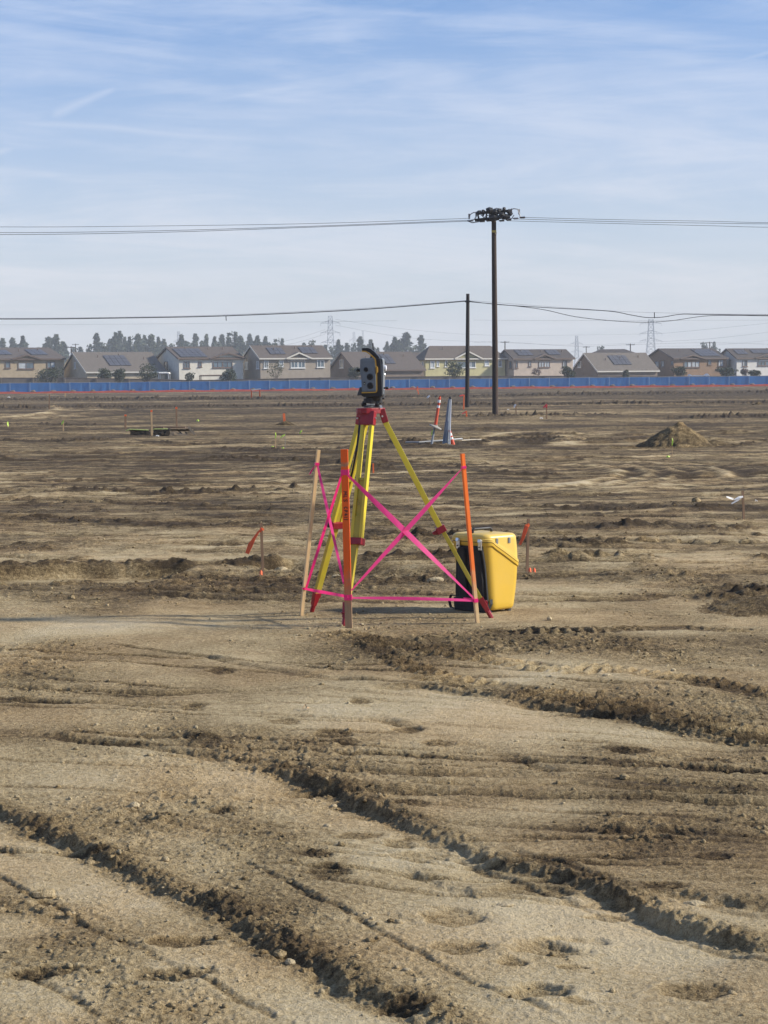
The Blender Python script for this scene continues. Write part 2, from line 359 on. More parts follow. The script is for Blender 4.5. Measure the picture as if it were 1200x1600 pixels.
def terrain(x, y, sp=None):
    """height and soil tone; sp = local vertex spacing, finer relief is faded out below it"""
    x = np.asarray(x, float); y = np.asarray(y, float); r = np.hypot(x, y)
    if sp is None: sp = np.zeros_like(x)
    far = sst(r, 13, 30)
    z = macro(x, y)
    wx = x + 0.12 * fbm(x * .8, y * .8, 3, 3); wy = y + 0.12 * fbm(x * .8 + 9, y * .8, 4, 3)
    m = 0.42 + 0.9 * fbm(wx * .55, wy * .45, 20, 4) + 0.5 * fbm(wx * 2.2, wy * 1.6, 25, 3)
    tone = 0.58 + 0.28 * fbm(wx * .35, wy * .30, 30, 4) + 0.22 * fbm(wx * 2.0, wy * 1.7, 35, 4)
    for (ax, ay, rx, ry, e) in AW:
        d2 = ((wx - ax) / rx) ** 2 + ((wy - ay) / ry) ** 2; k = np.exp(-d2 * 1.2)
        m = m + e * k; tone = tone - 0.20 * e * k
    # broad relief
    flat = np.ones_like(x)
    z = z + 0.045 * fbm(x / 2.8, y / 3.6, 1, 3) * sst(r, 2, 6) + 0.012 * fbm(wx * 1.6, wy * 1.6, 2, 3)
    # far field: ground graded in long passes across the view
    st1 = fbm(x / 5.5, y / 1.1 + x * .10, 40, 4); st2 = fbm(x / 2.2, y / .42 - x * .05, 44, 3); st3 = fbm(x / 22, y / 6.5, 48, 4)
    s2f = 1 - sst(sp, .15, .45); s1f = 1 - sst(sp, .4, 1.2)
    z = z + far * (0.004 * st1 * s1f + 0.006 * st2 * s2f + 0.03 * st3 * sst(r, 30, 80))
    st4 = fbm(x / .9, y / .20 + x * .08, 56, 3) * (1 - sst(sp, .08, .25))
    tone = tone + far * (0.24 * st1 * s1f + 0.36 * st2 * s2f + 0.40 * st4 + 0.45 * st3) - 0.30 * far; z = z + far * .010 * st4
    tone = tone - 0.16 * sst(r, 70, 140)
    band = fbm(x / 90, y / 9.0, 52, 4)
    tone = tone + 0.75 * band * sst(r, 60, 140)
    m = np.where(far > 0, m * (1 - far) + far * (0.45 + 1.1 * fbm(x / 3, y / 1.3, 60, 4)), m)
    for kind, P, A, w, kw, lo, hi in FEAT:
        k = np.nonzero((x > lo[0]) & (x < hi[0]) & (y > lo[1]) & (y < hi[1]))[0]
        if len(k) == 0: continue
        X, Y = x[k], y[k]
        nz = fbm(X * 3.1, Y * 3.1, 70, 3) * (0.035 if kind in ('step', 'groove', 'lug') else .03 if kind == 'bank' else 0.12 * max(w, .5)) + (fbm(X * 16, Y * 16, 73, 3) * 0.016 if kind == 'step' else 0)
        best = np.full(len(k), 1e9); sg = np.zeros(len(k)); al = np.zeros(len(k)); acc = 0.0; total = np.hypot(*(P[1:] - P[:-1]).T).sum()
        for i in range(len(P) - 1):
            d = P[i + 1] - P[i]; L = math.hypot(*d); d = d / L
            ax, ay = X - P[i][0], Y - P[i][1]; t = ax * d[0] + ay * d[1]; tc_ = np.clip(t, 0, L)
            dist = np.hypot(ax - tc_ * d[0], ay - tc_ * d[1]); s = np.where(-(d[0] * ay - d[1] * ax) > 0, 1, -1)
            q = dist < best; best = np.where(q, dist, best); sg = np.where(q, s, sg); al = np.where(q, acc + tc_, al); acc += L
        over = np.minimum(al, total - al); end = sst(over, 0.0, 0.25 if w < 1 else 2.0)
        s = best * sg + nz
        if kind == 'step':
            lump = 0.75 + 0.5 * fbm(X * 2.5, Y * 2.5, 77, 2)
            crest = 0.30 * A * np.exp(-((s + .055) / .06) ** 2)
            drop = -A * sst(s, -.008, .034) * np.exp(-np.maximum(s - .05, 0) / .30)
            z[k] += .55 * end * lump * (crest + drop)
            e = end * np.exp(-((s + .01) / .06) ** 2); z[k] += min(1, A / .05) * e * (.012 * fbm(X * 22, Y * 22, 78, 3) + .010 * np.maximum(fbm(X * 38, Y * 38, 81, 2), 0))
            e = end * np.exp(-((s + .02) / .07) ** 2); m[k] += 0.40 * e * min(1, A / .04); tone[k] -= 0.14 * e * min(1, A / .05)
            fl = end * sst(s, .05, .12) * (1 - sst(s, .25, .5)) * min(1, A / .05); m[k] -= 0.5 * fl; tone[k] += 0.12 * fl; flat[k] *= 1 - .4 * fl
        elif kind == 'groove':
            on = end * (0.35 + 0.9 * sst(fbm(X * 1.1, Y * 1.1, 79, 2), -.35, .25))
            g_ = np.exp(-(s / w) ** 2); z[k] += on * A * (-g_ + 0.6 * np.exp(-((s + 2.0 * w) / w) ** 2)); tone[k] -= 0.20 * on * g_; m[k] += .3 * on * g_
        elif kind == 'lug':
            bnd = sst(w / 2 - np.abs(s), 0, .05) * end; ph = (al + 0.55 * np.abs(s)) / kw.get('per', .085)
            lg = sst(np.sin(2 * np.pi * ph + 2.2 * fbm(X * 4, Y * 4, 80, 2)), -.2, .6); on = sst(fbm(X * 1.5, Y * 1.5, 82, 2), -.3, .2)
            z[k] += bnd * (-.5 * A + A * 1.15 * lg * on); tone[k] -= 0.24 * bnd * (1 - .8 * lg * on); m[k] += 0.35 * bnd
        elif kind == 'bank':
            drop = -A * sst(s, -.02, .09) * np.exp(-np.maximum(s - .5, 0) / 1.1); crest = .26 * A * np.exp(-((s + .12) / .12) ** 2) * (0.3 + 1.6 * sst(fbm(X * 8, Y * 8, 83, 3), -.5, .6))
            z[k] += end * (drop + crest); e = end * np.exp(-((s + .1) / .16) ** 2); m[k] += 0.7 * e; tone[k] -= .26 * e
            fl = end * sst(s, .0, .1) * (1 - sst(s, .45, .8)); m[k] -= .7 * fl; tone[k] -= .10 * fl; flat[k] *= 1 - .9 * fl; r2 = end * sst(s, .5, .9) * (1 - sst(s, 2, 3)); m[k] += .8 * r2  # tone lowered on the face so the bank front reads as shaded
        elif kind == 'ridge':
            lump = 0.45 + 1.1 * sst(fbm(X / w * .9, Y / w * .9, 86, 3), -.6, .5); e = np.exp(-(s / w) ** 2)
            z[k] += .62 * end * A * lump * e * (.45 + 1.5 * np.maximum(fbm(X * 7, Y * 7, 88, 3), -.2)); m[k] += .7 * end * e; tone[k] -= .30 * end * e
        elif kind == 'swirl':
            e = np.exp(-(s / w) ** 2); f = np.exp(-((s - 1.8 * w) / w) ** 2)
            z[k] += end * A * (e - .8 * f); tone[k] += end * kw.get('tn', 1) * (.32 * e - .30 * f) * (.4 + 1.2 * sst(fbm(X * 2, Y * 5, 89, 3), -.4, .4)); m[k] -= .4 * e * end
    wob = .60 * fbm(x * 9, y * 9, 90, 4)
    for (ax, ay, rx, ry, dp) in PITS:
        k = np.nonzero((np.abs(x - ax) < rx * 2.2) & (np.abs(y - ay) < ry * 2.2))[0]
        if len(k) == 0: continue
        q = np.hypot((x[k] - ax) / rx, (y[k] - ay) / ry) + wob[k]
        z[k] += (-.34 * dp + .0030 * np.sin((x[k] * .5 + y[k]) * 210 + 4 * wob[k])) * (1 - sst(q, .55, 1.0)) + .10 * dp * np.exp(-((q - 1.15) / .2) ** 2)
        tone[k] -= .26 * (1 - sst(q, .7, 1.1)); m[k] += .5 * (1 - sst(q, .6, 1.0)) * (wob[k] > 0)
    m = np.clip(m, 0.02, 1.25); mm = m * m
    # clods, crumbs and crust
    q0 = fbm(wx * 6, wy * 6, 100, 2); z = z + (.004 + .007 * mm) * q0 * (1 - sst(sp, .04, .15)) * 1.2
    n1 = pn(x * 17, y * 17, 101); n2_ = pn(x * 33 + .3 * n1, y * 33, 102); n3_ = pn(x * 62, y * 62, 103); n4 = pn(x * 120, y * 120, 104)
    cl1 = np.maximum(n1 - .05, 0) ** .8; cl2 = np.maximum(n2_ - .05, 0) ** .8; cl3 = np.maximum(n3_, 0) ** .8
    c0 = np.maximum(fbm(wx * 4.5, wy * 4.5, 106, 3) - .08, 0); z = z + sst(r, 11, 20) * flat * (.3 + mm) * .075 * c0 * (1 - sst(sp, .08, .35)); tone = tone - .5 * c0 * sst(r, 12, 22)
    z = z + mm * .012 * cl1 * (1 - sst(sp, .02, .09)) + (.0015 + mm * .0085) * cl2 * (1 - sst(sp, .013, .03)) + (.0030 + m * .0048) * cl3 * (1 - sst(sp, .007, .015)) + (.0012 + m * .0016) * n4 * (1 - sst(sp, .003, .006))
    tone = tone - .18 * (m - .45) + .05 * n2_ + .03 * n3_ + .10 * cl1 * m
    # trodden place under the tripod and the case
    k = np.exp(-(((x - .1) / 1.1) ** 2 + ((y - 12.9) / .9) ** 2)); z = z * (1 - .7 * k)
    return z, np.clip(tone, 0.0, 1.0), m
def ground_z(x, y): return float(terrain(np.array([x]), np.array([y]))[0][0])
def on_ground(px, py):
    p = gp(px, py); p.z = ground_z(p.x, p.y); return p

# soil material
def soil_material(name, attr=True):
    m = bpy.data.materials.new(name); m.use_nodes = True; t = m.node_tree; b = t.nodes['Principled BSDF']
    b.inputs['Roughness'].default_value = .95; b.inputs['Specular IOR Level'].default_value = .25
    tcn = N(t, 'ShaderNodeTexCoord'); at_ = N(t, 'ShaderNodeAttribute', attribute_name='tone')
    def nz(scale, det, rough=.6, st=(1, 1, 1)):
        mp = N(t, 'ShaderNodeMapping'); mp.inputs['Scale'].default_value = st; t.links.new(tcn.outputs['Object'], mp.inputs[0])
        n = N(t, 'ShaderNodeTexNoise', i_Scale=scale, i_Detail=det, i_Roughness=rough); t.links.new(mp.outputs[0], n.inputs['Vector']); return n.outputs[0]
    a = nz(1.7, 8, .65); c = nz(38, 6, .7); g = nz(170, 4, .7); s_ = nz(1.2, 8, .72, (.16, 1.5, 1)); s2 = nz(6.5, 7, .72, (.14, 1.5, 1)); gpn = N(t, 'ShaderNodeNewGeometry'); gs = N(t, 'ShaderNodeSeparateXYZ'); t.links.new(gpn.outputs['Position'], gs.inputs[0]); fm = Sm(t, gs.outputs[1], 9, 18); s3 = nz(7, 9, .78, (.45, 1.1, 1)); s5 = nz(24, 6, .7, (.5, 1, 1))
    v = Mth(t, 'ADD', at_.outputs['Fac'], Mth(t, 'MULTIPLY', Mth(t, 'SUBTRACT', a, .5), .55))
    v = Mth(t, 'ADD', v, Mth(t, 'MULTIPLY', Mth(t, 'SUBTRACT', c, .5), 1.05))  # soil grain, contrast raised so dark specks also stand for tiny shadows
    v = Mth(t, 'ADD', v, Mth(t, 'MULTIPLY', Mth(t, 'SUBTRACT', g, .5), .95))
    v = Mth(t, 'ADD', v, Mth(t, 'MULTIPLY', Mth(t, 'MULTIPLY', Mth(t, 'ADD', Mth(t, 'SUBTRACT', s_, .5), Mth(t, 'SUBTRACT', s2, .5)), fm), .60))
    v = Mth(t, 'ADD', v, Mth(t, 'MULTIPLY', Mth(t, 'MULTIPLY', Mth(t, 'ADD', Mth(t, 'SUBTRACT', s3, .5), Mth(t, 'SUBTRACT', s5, .5)), fm), .75))
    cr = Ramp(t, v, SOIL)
    hue = nz(.9, 3); cr = MixC(t, Mth(t, 'MULTIPLY', Sm(t, hue, .40, .65), .35), cr, MixC(t, 1.0, cr, (1.10, .93, .80), 'MULTIPLY'))
    t.links.new(cr, b.inputs['Base Color'])
    bp = N(t, 'ShaderNodeBump'); bp.inputs['Strength'].default_value = .9; bp.inputs['Distance'].default_value = .028
    t.links.new(Mth(t, 'ADD', c, Mth(t, 'MULTIPLY', g, .45)), bp.inputs['Height']); t.links.new(bp.outputs[0], b.inputs['Normal'])
    return m
M_SOIL = soil_material('soil')

def ground_mesh():
    A1 = R(13.2)
    th = np.concatenate([np.linspace(-math.pi, -R(40), 24, endpoint=False), np.linspace(-R(40), -A1, 60, endpoint=False), np.linspace(-A1, A1, 700, endpoint=False), np.linspace(A1, R(40), 60, endpoint=False), np.linspace(R(40), math.pi, 24)])
    rr = [0.25]
    while rr[-1] < 2050:
        r = rr[-1]
        if r < 4.0: k = .03
        elif r < 13.5: k = .0013
        elif r < 20: k = .0022
        elif r < 60: k = .0042
        elif r < 450: k = .011
        else: k = .06
        rr.append(r * (1 + k))
    rr = np.array(rr); nr, nt = len(rr), len(th)
    Rg, Tg = np.meshgrid(rr, th, indexing='ij'); X = (Rg * np.sin(Tg)).ravel(); Y = (Rg * np.cos(Tg)).ravel()
    sp = np.maximum(np.gradient(rr)[:, None] * .75, Rg * np.abs(np.gradient(th))[None, :]).ravel()
    z, tone, m = terrain(X, Y, sp)
    out = np.abs(Tg.ravel()) > R(100); z[out] = z[out] * .5
    V = np.stack([X, Y, z], 1).astype(np.float32); V = np.vstack([V, [[0, 0, 0]]]); tone = np.append(tone, .5)
    i = np.arange(nr - 1)[:, None] * nt + np.arange(nt - 1)[None, :]
    q = np.stack([i, i + 1, i + 1 + nt, i + nt], -1).reshape(-1, 4)
    tri = np.stack([np.full(nt - 1, nr * nt), np.arange(nt - 1) + 1, np.arange(nt - 1)], -1)[:, ::-1]
    loops = np.concatenate([q.ravel()[::-1] if False else q[:, ::-1].ravel(), tri[:, ::-1].ravel()]).astype(np.int32)
    starts = np.concatenate([np.arange(len(q)) * 4, len(q) * 4 + np.arange(len(tri)) * 3]).astype(np.int32)
    me = bpy.data.meshes.new('ground'); me.vertices.add(len(V)); me.vertices.foreach_set('co', V.ravel())
    me.loops.add(len(loops)); me.loops.foreach_set('vertex_index', loops); me.polygons.add(len(starts)); me.polygons.foreach_set('loop_start', starts)
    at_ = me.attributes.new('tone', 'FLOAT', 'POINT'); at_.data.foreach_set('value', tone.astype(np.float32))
    me.update(calc_edges=True); me.polygons.foreach_set('use_smooth', np.ones(len(starts), bool)); me.materials.append(M_SOIL)
    o = bpy.data.objects.new('ground', me); col.objects.link(o); tag(o, kind='structure')
    print('ground', nr, nt, len(starts)); return o
ground = ground_mesh()

# loose crumbs and pebbles of soil: far too many to count
def crumbs():
    t = (1 + 5 ** .5) / 2
    B = np.array([(-1, t, 0), (1, t, 0), (-1, -t, 0), (1, -t, 0), (0, -1, t), (0, 1, t), (0, -1, -t), (0, 1, -t), (t, 0, -1), (t, 0, 1), (-t, 0, -1), (-t, 0, 1)]) / math.hypot(1, t)
    F = np.array([(0, 11, 5), (0, 5, 1), (0, 1, 7), (0, 7, 10), (0, 10, 11), (1, 5, 9), (5, 11, 4), (11, 10, 2), (10, 7, 6), (7, 1, 8), (3, 9, 4), (3, 4, 2), (3, 2, 6), (3, 6, 8), (3, 8, 9), (4, 9, 5), (2, 4, 11), (6, 2, 10), (8, 6, 7), (9, 8, 1)])
    g = np.random.RandomState(5); n = 60000
    r = np.exp(g.rand(n) * math.log(30 / 4.3)) * 4.3; a = (g.rand(n) * 2 - 1) * R(13.5); x, y = r * np.sin(a), r * np.cos(a)
    z, tone, m = terrain(x, y)
    keep = g.rand(n) < np.clip(m - .25, .04, 1) * .6; x, y, z, tone, r, m = x[keep], y[keep], z[keep], tone[keep], r[keep], m[keep]; n = len(x)
    s = .0023 * (1 / (1 - .985 * g.rand(n))) ** .52 * (1 + .35 * np.clip(r / 8 - 1, 0, 2)); s = np.minimum(s, .012)
    sc = s[:, None] * (.65 + .7 * g.rand(n, 3)); sc[:, 2] *= .75
    V = B[None] * (.75 + .5 * g.rand(n, 12, 1)) * sc[:, None, :]; an = g.rand(n) * 6.28; ca, sa = np.cos(an)[:, None], np.sin(an)[:, None]
    V = np.stack([V[..., 0] * ca - V[..., 1] * sa, V[..., 0] * sa + V[..., 1] * ca, V[..., 2]], -1) + np.stack([x, y, z + s * .15], -1)[:, None]
    V = V.reshape(-1, 3).astype(np.float32); FF = (F[None] + (np.arange(n) * 12)[:, None, None]).reshape(-1, 3).astype(np.int32)
    tt = np.repeat(np.clip(tone + g.randn(n) * .12 + .10 + (g.rand(n) > .99) * .3, 0, 1.1), 12).astype(np.float32)
    me = bpy.data.meshes.new('soil_crumbs'); me.vertices.add(len(V)); me.vertices.foreach_set('co', V.ravel()); me.loops.add(FF.size); me.loops.foreach_set('vertex_index', FF.ravel())
    me.polygons.add(len(FF)); me.polygons.foreach_set('loop_start', np.arange(len(FF), dtype=np.int32) * 3)
    q = me.attributes.new('tone', 'FLOAT', 'POINT'); q.data.foreach_set('value', tt); me.update(calc_edges=True); me.materials.append(M_SOIL)
    o = bpy.data.objects.new('soil_crumbs', me); col.objects.link(o); tag(o, 'loose crumbs and small pebbles of dry soil scattered over the bare ground', 'gravel', kind='stuff'); print('crumbs', n)
crumbs()

def lumpy(name, c, r, sc, seed, material, tone=.5, sub=2, parent=None, rough=.25, freq=1.6):
    import bmesh
    from mathutils import noise
    bm = bmesh.new(); bmesh.ops.create_icosphere(bm, subdivisions=sub, radius=1)
    for v in bm.verts:
        k = 1 + rough * noise.noise(v.co * freq + Vector((seed * 3.1, seed, 0))) + rough * .5 * noise.noise(v.co * freq * 2.3 + Vector((seed, 7, 0)))
        v.co = Vector((v.co.x * sc[0], v.co.y * sc[1], v.co.z * sc[2])) * r * k
    me = bpy.data.meshes.new(name); bm.to_mesh(me); bm.free(); me.materials.append(material)
    q = me.attributes.new('tone', 'FLOAT', 'POINT'); q.data.foreach_set('value', np.full(len(me.vertices), tone, np.float32))
    o = bpy.data.objects.new(name, me); col.objects.link(o); o.location = c; o.parent = parent; return o
STONES = [((70, 1398), .045, (1.25, .9, .6), .72, 'large tan half-buried stone at the left edge above the lower wheel rut'),
          ((92, 1402), .014, (1.2, 1, .8), .7, 'small round stone just right of the large tan stone on the left'),
          ((437, 1490), .024, (1, 1, .8), .55, 'rounded grey-brown stone lying on the near rut, left of a pale one'),
          ((453, 1500), .019, (1, 1, .8), .95, 'pale rounded stone touching the grey-brown stone on the near rut'),
          ((140, 1338), .022, (1.3, 1, .7), .6, 'small brown clod wedged in the near rut below a dark scrap'),
          ((790, 1407), .026, (1.4, 1, .3), 1.0, 'flat whitish stone in the smooth floor between the two ruts'),
          ((1085, 1412), .03, (1.5, 1, .5), .95, 'flat pale stone on top of the right-hand rut crest'),
          ((975, 1222), .022, (1.2, 1, .8), .6, 'small tan stone on the narrow tyre line right of centre'),
          ((681, 904), .07, (1.3, .8, .45), .85, 'angular pale stone left of the yellow case'),
          ((528, 904), .055, (1.3, .8, .5), .95, 'whitish stone between the tripod legs and the orange stake'),
          ((112, 935), .035, (1, 1, .9), .5, 'dark round stone at the left below the cut bank'),
          ((858, 969), .03, (.8, 1, .9), .85, 'small upright pale stone right of the tripod foot'),
          ((948, 1062), .022, (1.5, 1, .6), 1.3, 'bright white scrap of stone in the tyre marks at right'),
          ((1052, 1055), .02, (1, 1, .8), 1.0, 'small pale stone in the tyre marks near the right edge'),
          ((440, 892), .06, (1.3, 1, .6), .7, 'grey clod at the foot of the cut bank, left of the pale wooden stake'),
          ((210, 1256), .024, (1.2, 1, .7), .95, 'pale pebble at the head of a short scrape on the left'),
          ((610, 1440), .012, (1.2, 1, .7), .3, 'dark small clod near the middle of the foreground'),
          ((340, 1462), .014, (1.2, 1, .7), .3, 'dark crumb beside the footprint in the lower left'),
          ((1088, 786), .08, (1, 1, .8), .45, 'grey clod in the field left of the white-ribboned stake')]
for i, (p, r, sc, tn, lb) in enumerate(STONES):
    g = on_ground(*p); r *= .72; o = lumpy('stone', (g.x, g.y, g.z + r * sc[2] * .35), r, sc, i, M_SOIL, tn); tag(o, lb, 'stone')

# ================================================================ haze
hb = MB().box((0, 0, 31 - 2.2), (4500, 4500, 66))
M_HAZE = bpy.data.materials.new('haze'); M_HAZE.use_nodes = True; ht = M_HAZE.node_tree; ht.nodes.clear()
pv = N(ht, 'ShaderNodeVolumePrincipled'); pv.inputs['Color'].default_value = (.90, .95, 1, 1); pv.inputs['Density'].default_value = HAZE_D
ho = N(ht, 'ShaderNodeOutputMaterial'); ht.links.new(pv.outputs[0], ho.inputs['Volume'])
tag(hb.build('haze', M_HAZE), kind='stuff')

# ================================================================ houses
M_ROOF = mat('roof_tile', (.105, .084, .070), .85, var=.22, scale=3, bump=.03, bscale=4, stretch=(1, 1, 3))
M_ROOFD = mat('roof_tile_dark', (.070, .057, .050), .85, var=.22, scale=3, bump=.03, bscale=4)
M_ROOFL = mat('roof_tile_light', (.140, .118, .097), .85, var=.2, scale=3, bump=.03, bscale=4)
M_WIN = mat('window_frame_white', (.72, .72, .70), .5, var=.03)
M_WINB = mat('window_frame_brown', (.16, .11, .09), .6, var=.05)
M_PANE = mat('window_glass', (.10, .14, .17), .12, var=.4, scale=.8, spec=1.0)
M_BLIND = mat('window_blind', (.42, .46, .48), .5, var=.2, scale=2)
M_SOLAR = mat('solar_glass', (.085, .085, .095), .45, var=.1, spec=.4)
M_SOLARF = mat('solar_frame', (.30, .31, .33), .4, metal=.6)
M_TRIMW = mat('trim_pale', (.60, .57, .50), .6, var=.05); M_TRIMB = mat('trim_brown', (.14, .10, .08), .6, var=.05)
def stucco(n, c): return mat('stucco_' + n, c, .9, var=.10, scale=1.2, bump=.004, bscale=30, dirt=.12, dirtc=tuple(x * .6 for x in c))
TH = R(22); EX = Vector((math.cos(TH), math.sin(TH), 0)); EY = Vector((-math.sin(TH), math.cos(TH), 0)); UP = Vector((0, 0, 1))
def house(label, D, xl, xc, xr, ye, yr, walls, roof, trim, wins=(), side=(), solar=(), ped=None, wframe=None, xrid=None, hip=False, over=.45, name='house', cat='house'):
    O = at(xc, 585, D); O.z = 0; wframe = wframe or M_WIN; hrz = lambda x: 602 - (x - 600) * .0096
    def locx(px):                                   # pixel column -> distance along the facade
        d = ray(px, 560); s = d.x / d.y; return (s * O.y - O.x) / (EX.x - s * EX.y)
    def zat(px, py, a=0, b=0):
        Y = (O + EX * a + EY * b).y; return at(px, py, Y).z
    L = locx(xr) - (over * .6 if xr < 1240 else 0); d = ray(xl, 560); s = d.x / d.y
    DP = (s * O.y - O.x) / (EY.x - s * EY.y); ze = zat(xc, ye); gz = ground_z(O.x, O.y) - .3; zr = zat((xl + xc) / 2, yr, 0, DP / 2)
    root = empty(name, (O.x, O.y, gz), label, cat)
    P = lambda a, b, z: O + EX * a + EY * b + UP * z
    w = MB(); mid = DP / 2
    slope = (zr - ze) / (mid + over)                # rise per metre
    zw = ze + slope * over                          # roof underside height above the wall line
    w.prism([(0, gz), (0, zw - .02), (mid, zr - .04), (DP, zw - .02), (DP, gz)] if not hip else [(0, gz), (0, zw - .1), (DP, zw - .1), (DP, gz)], O, EY, UP, EX, 0, L)
    w.build('wall', walls, root)
    rf = MB(); t = .20
    if hip:
        hx = min(mid, L * .48); e = over
        a0, a1 = hx - .6, L - hx + .6
        pts = [P(-e, -e, ze), P(L + e, -e, ze), P(L + e, DP + e, ze), P(-e, DP + e, ze), P(a0, mid, zr), P(a1, mid, zr)]
        low = [p - UP * t for p in pts[:4]]
        rf.add(pts + low, [(0, 1, 5, 4), (1, 2, 5), (2, 3, 4, 5), (3, 0, 4), (9, 8, 7, 6), (0, 6, 7, 1), (1, 7, 8, 2), (2, 8, 9, 3), (3, 9, 6, 0)])
    else:
        q = [(-over, ze), (mid, zr + .02), (DP + over, ze), (DP + over, ze + t), (mid, zr + t + .02), (-over, ze + t)]
        rf.prism(q, O, EY, UP, EX, -.35, L + .35)
    ro = rf.build('roof', roof, root)
    rn = random.Random(int(xc))
    for k in range(3 if not hip else 2):            # roof vents
        a = L * (.2 + .3 * k + rn.random() * .1); b = mid * (.55 + rn.random() * .3); z = ze + slope * (b + over) + t
        MB().tube([P(a, b, z - .1), P(a, b, z + .45)], .09, 6).build('vent_pipe', M_TRIMB, ro)
    MB().box(P(L / 2, -over - .03, ze + .04), (L + .7, .05, .26), Matrix.Rotation(TH, 3, 'Z')).build('fascia', trim, root)
    if not hip:
        for b0, z0, b1, z1 in ((-over, ze + .05, mid, zr + .07), (DP + over, ze + .05, mid, zr + .07)):
            MB().bar(P(-.38, b0, z0), P(-.38, b1, z1), .05, .28, side=EX).build('barge_board', trim, root)
    if ped:
        x0, x1, xa, ya, yb = ped; a0, a1 = locx(x0), locx(x1); am = (a0 + a1) / 2; za = zat(xa, ya, am); zb = zat(xa, yb, am)
        back = (za - ze) / slope; f = .0
        pw = MB().prism([(a0 + .35, zb - .6), (a0 + .35, zb + .05), (am, za - .12), (a1 - .35, zb + .05), (a1 - .35, zb - .6)], O, EX, UP, EY, -.10, back); pw.build('gable_wall', walls, root)
        pr = MB().prism([(a0, zb), (am, za), (a1, zb), (a1, zb + .2), (am, za + .2), (a0, zb + .2)], O, EX, UP, EY, -over - .12, back + .3); go = pr.build('gable_roof', roof, root)
        for aa, ab in ((a0, am), (a1, am)):
            MB().bar(P(aa, -over - .17, zb + .07), P(ab, -over - .17, za + .07), .05, .28, side=EY).build('barge_board', trim, root)
    def window(o, ex, n, x0, x1, y0, y1, on_side, groups, fr):
        if on_side:
            def ls(px):
                d = ray(px, 560); s = d.x / d.y; return (s * O.y - O.x) / (EY.x - s * EY.y)
            a0, a1 = ls(x1), ls(x0); Y = (O + EY * a0).y
        else: a0, a1 = locx(x0), locx(x1); Y = (O + EX * a0).y
        z0 = at(x0, y1, Y).z; z1 = at(x0, y0, Y).z; ft = .11
        out = n * .02
        f = MB(); M = Matrix.Rotation(TH, 3, 'Z') if not on_side else Matrix.Rotation(TH + math.pi / 2, 3, 'Z')
        c = lambda a, z, k: o + ex * a + UP * z + n * k
        f.box(c((a0 + a1) / 2, z1 - ft / 2, .04), (a1 - a0, .12, ft), M); f.box(c((a0 + a1) / 2, z0 + ft / 2, .04), (a1 - a0, .12, ft), M)
        for a in (a0 + ft / 2, a1 - ft / 2): f.box(c(a, (z0 + z1) / 2, .04), (ft, .12, z1 - z0 - 2 * ft), M)
        for k in range(1, groups): f.box(c(a0 + (a1 - a0) * k / groups, (z0 + z1) / 2, .03), (.08 if groups != 4 or k != 2 else .2, .10, z1 - z0 - 2 * ft), M)
        wo_ = f.build('window', fr, root)
        for k in range(groups):
            aa = a0 + (a1 - a0) * (k + .5) / groups; ww = (a1 - a0) / groups - .10
            MB().box(c(aa, (z0 + z1) / 2, .0), (ww, .05, z1 - z0 - 2 * ft + .02), M).build('pane', M_BLIND if rn.random() < .35 else M_PANE, wo_)
        MB().box(c((a0 + a1) / 2, z0 - .07, .08), (a1 - a0 + .25, .18, .12), M).build('sill', fr, wo_)
    for wdef in wins:
        x0, x1, y0, y1, g = wdef; window(O, EX, -EY, x0, x1, y0, y1, False, g, wframe)
    for wdef in side:
        x0, x1, y0, y1 = wdef; window(O, EY, -EX, x0, x1, y0, y1, True, 1, wframe)
    for (xa, xb, yb, yt) in solar:
        # rows of modules lying on the front slope, found by intersecting rays with the slope
        nrm = EX.cross((EY + UP * slope).normalized()); p0 = P(0, -over, ze + t)
        def hit(px, py):
            dd = ray(px, py); c0 = Vector((0, 0, CAMZ)); k = (p0 - c0).dot(nrm) / dd.dot(nrm); q = c0 + dd * k; v = q - p0; return v.dot(EX), v.dot((EY + UP * slope).normalized())
        a0, b0 = hit(xa, yb); a1, _ = hit(xb, yb); _, b1 = hit(xa, yt); su = (EY + UP * slope).normalized()
        b1 = min(b1, (mid + over) * math.hypot(1, slope) - .3); b0 = max(b0, .25)
        nc = max(1, round((a1 - a0) / 1.05)); nr_ = max(1, round((b1 - b0) / 1.7)); cw, rh = (a1 - a0) / nc, (b1 - b0) / nr_
        Mx = Matrix((EX, su, EX.cross(su))).transposed()
        me = None
        for i in range(nc):
            for j in range(nr_):
                cc = p0 + EX * (a0 + cw * (i + .5)) + su * (b0 + rh * (j + .5)) + nrm * .12
                pn_ = MB().box(cc, (cw - .06, rh - .06, .05), Mx).build('solar_panel', M_SOLAR, root)
    return root
WT = {k: stucco(k, c) for k, c in dict(tan=(.40, .32, .215), beige=(.46, .39, .28), cream=(.68, .64, .54), taupe=(.33, .28, .225), brown=(.22, .17, .13), yellow=(.50, .46, .25), pink=(.48, .40, .33), redbrown=(.27, .175, .11), offwhite=(.66, .64, .60)).items()}
house('two-storey tan stucco house with long solar array, cut off by the left edge', 378, -70, -28, 102, 562, 545, WT['tan'], M_ROOF, M_TRIMB,
      [(8, 16, 565, 575, 1), (28, 53, 564.5, 576.5, 2), (73, 86, 565, 575, 2)], solar=[(-10, 20, 555, 548), (50, 76, 555, 547)], ped=(18, 64, 40, 555, 562), wframe=M_WINB)
house('single-storey beige house with broad brown roof and one dark solar array, second from left', 374, 97, 136, 259, 582.5, 552, WT['beige'], M_ROOFL, M_TRIMW,
      [(146, 157, 593, 598, 2), (200, 213, 592, 597, 2)], side=[(116, 118.5, 566, 576)], solar=[(172, 206, 572, 556)])
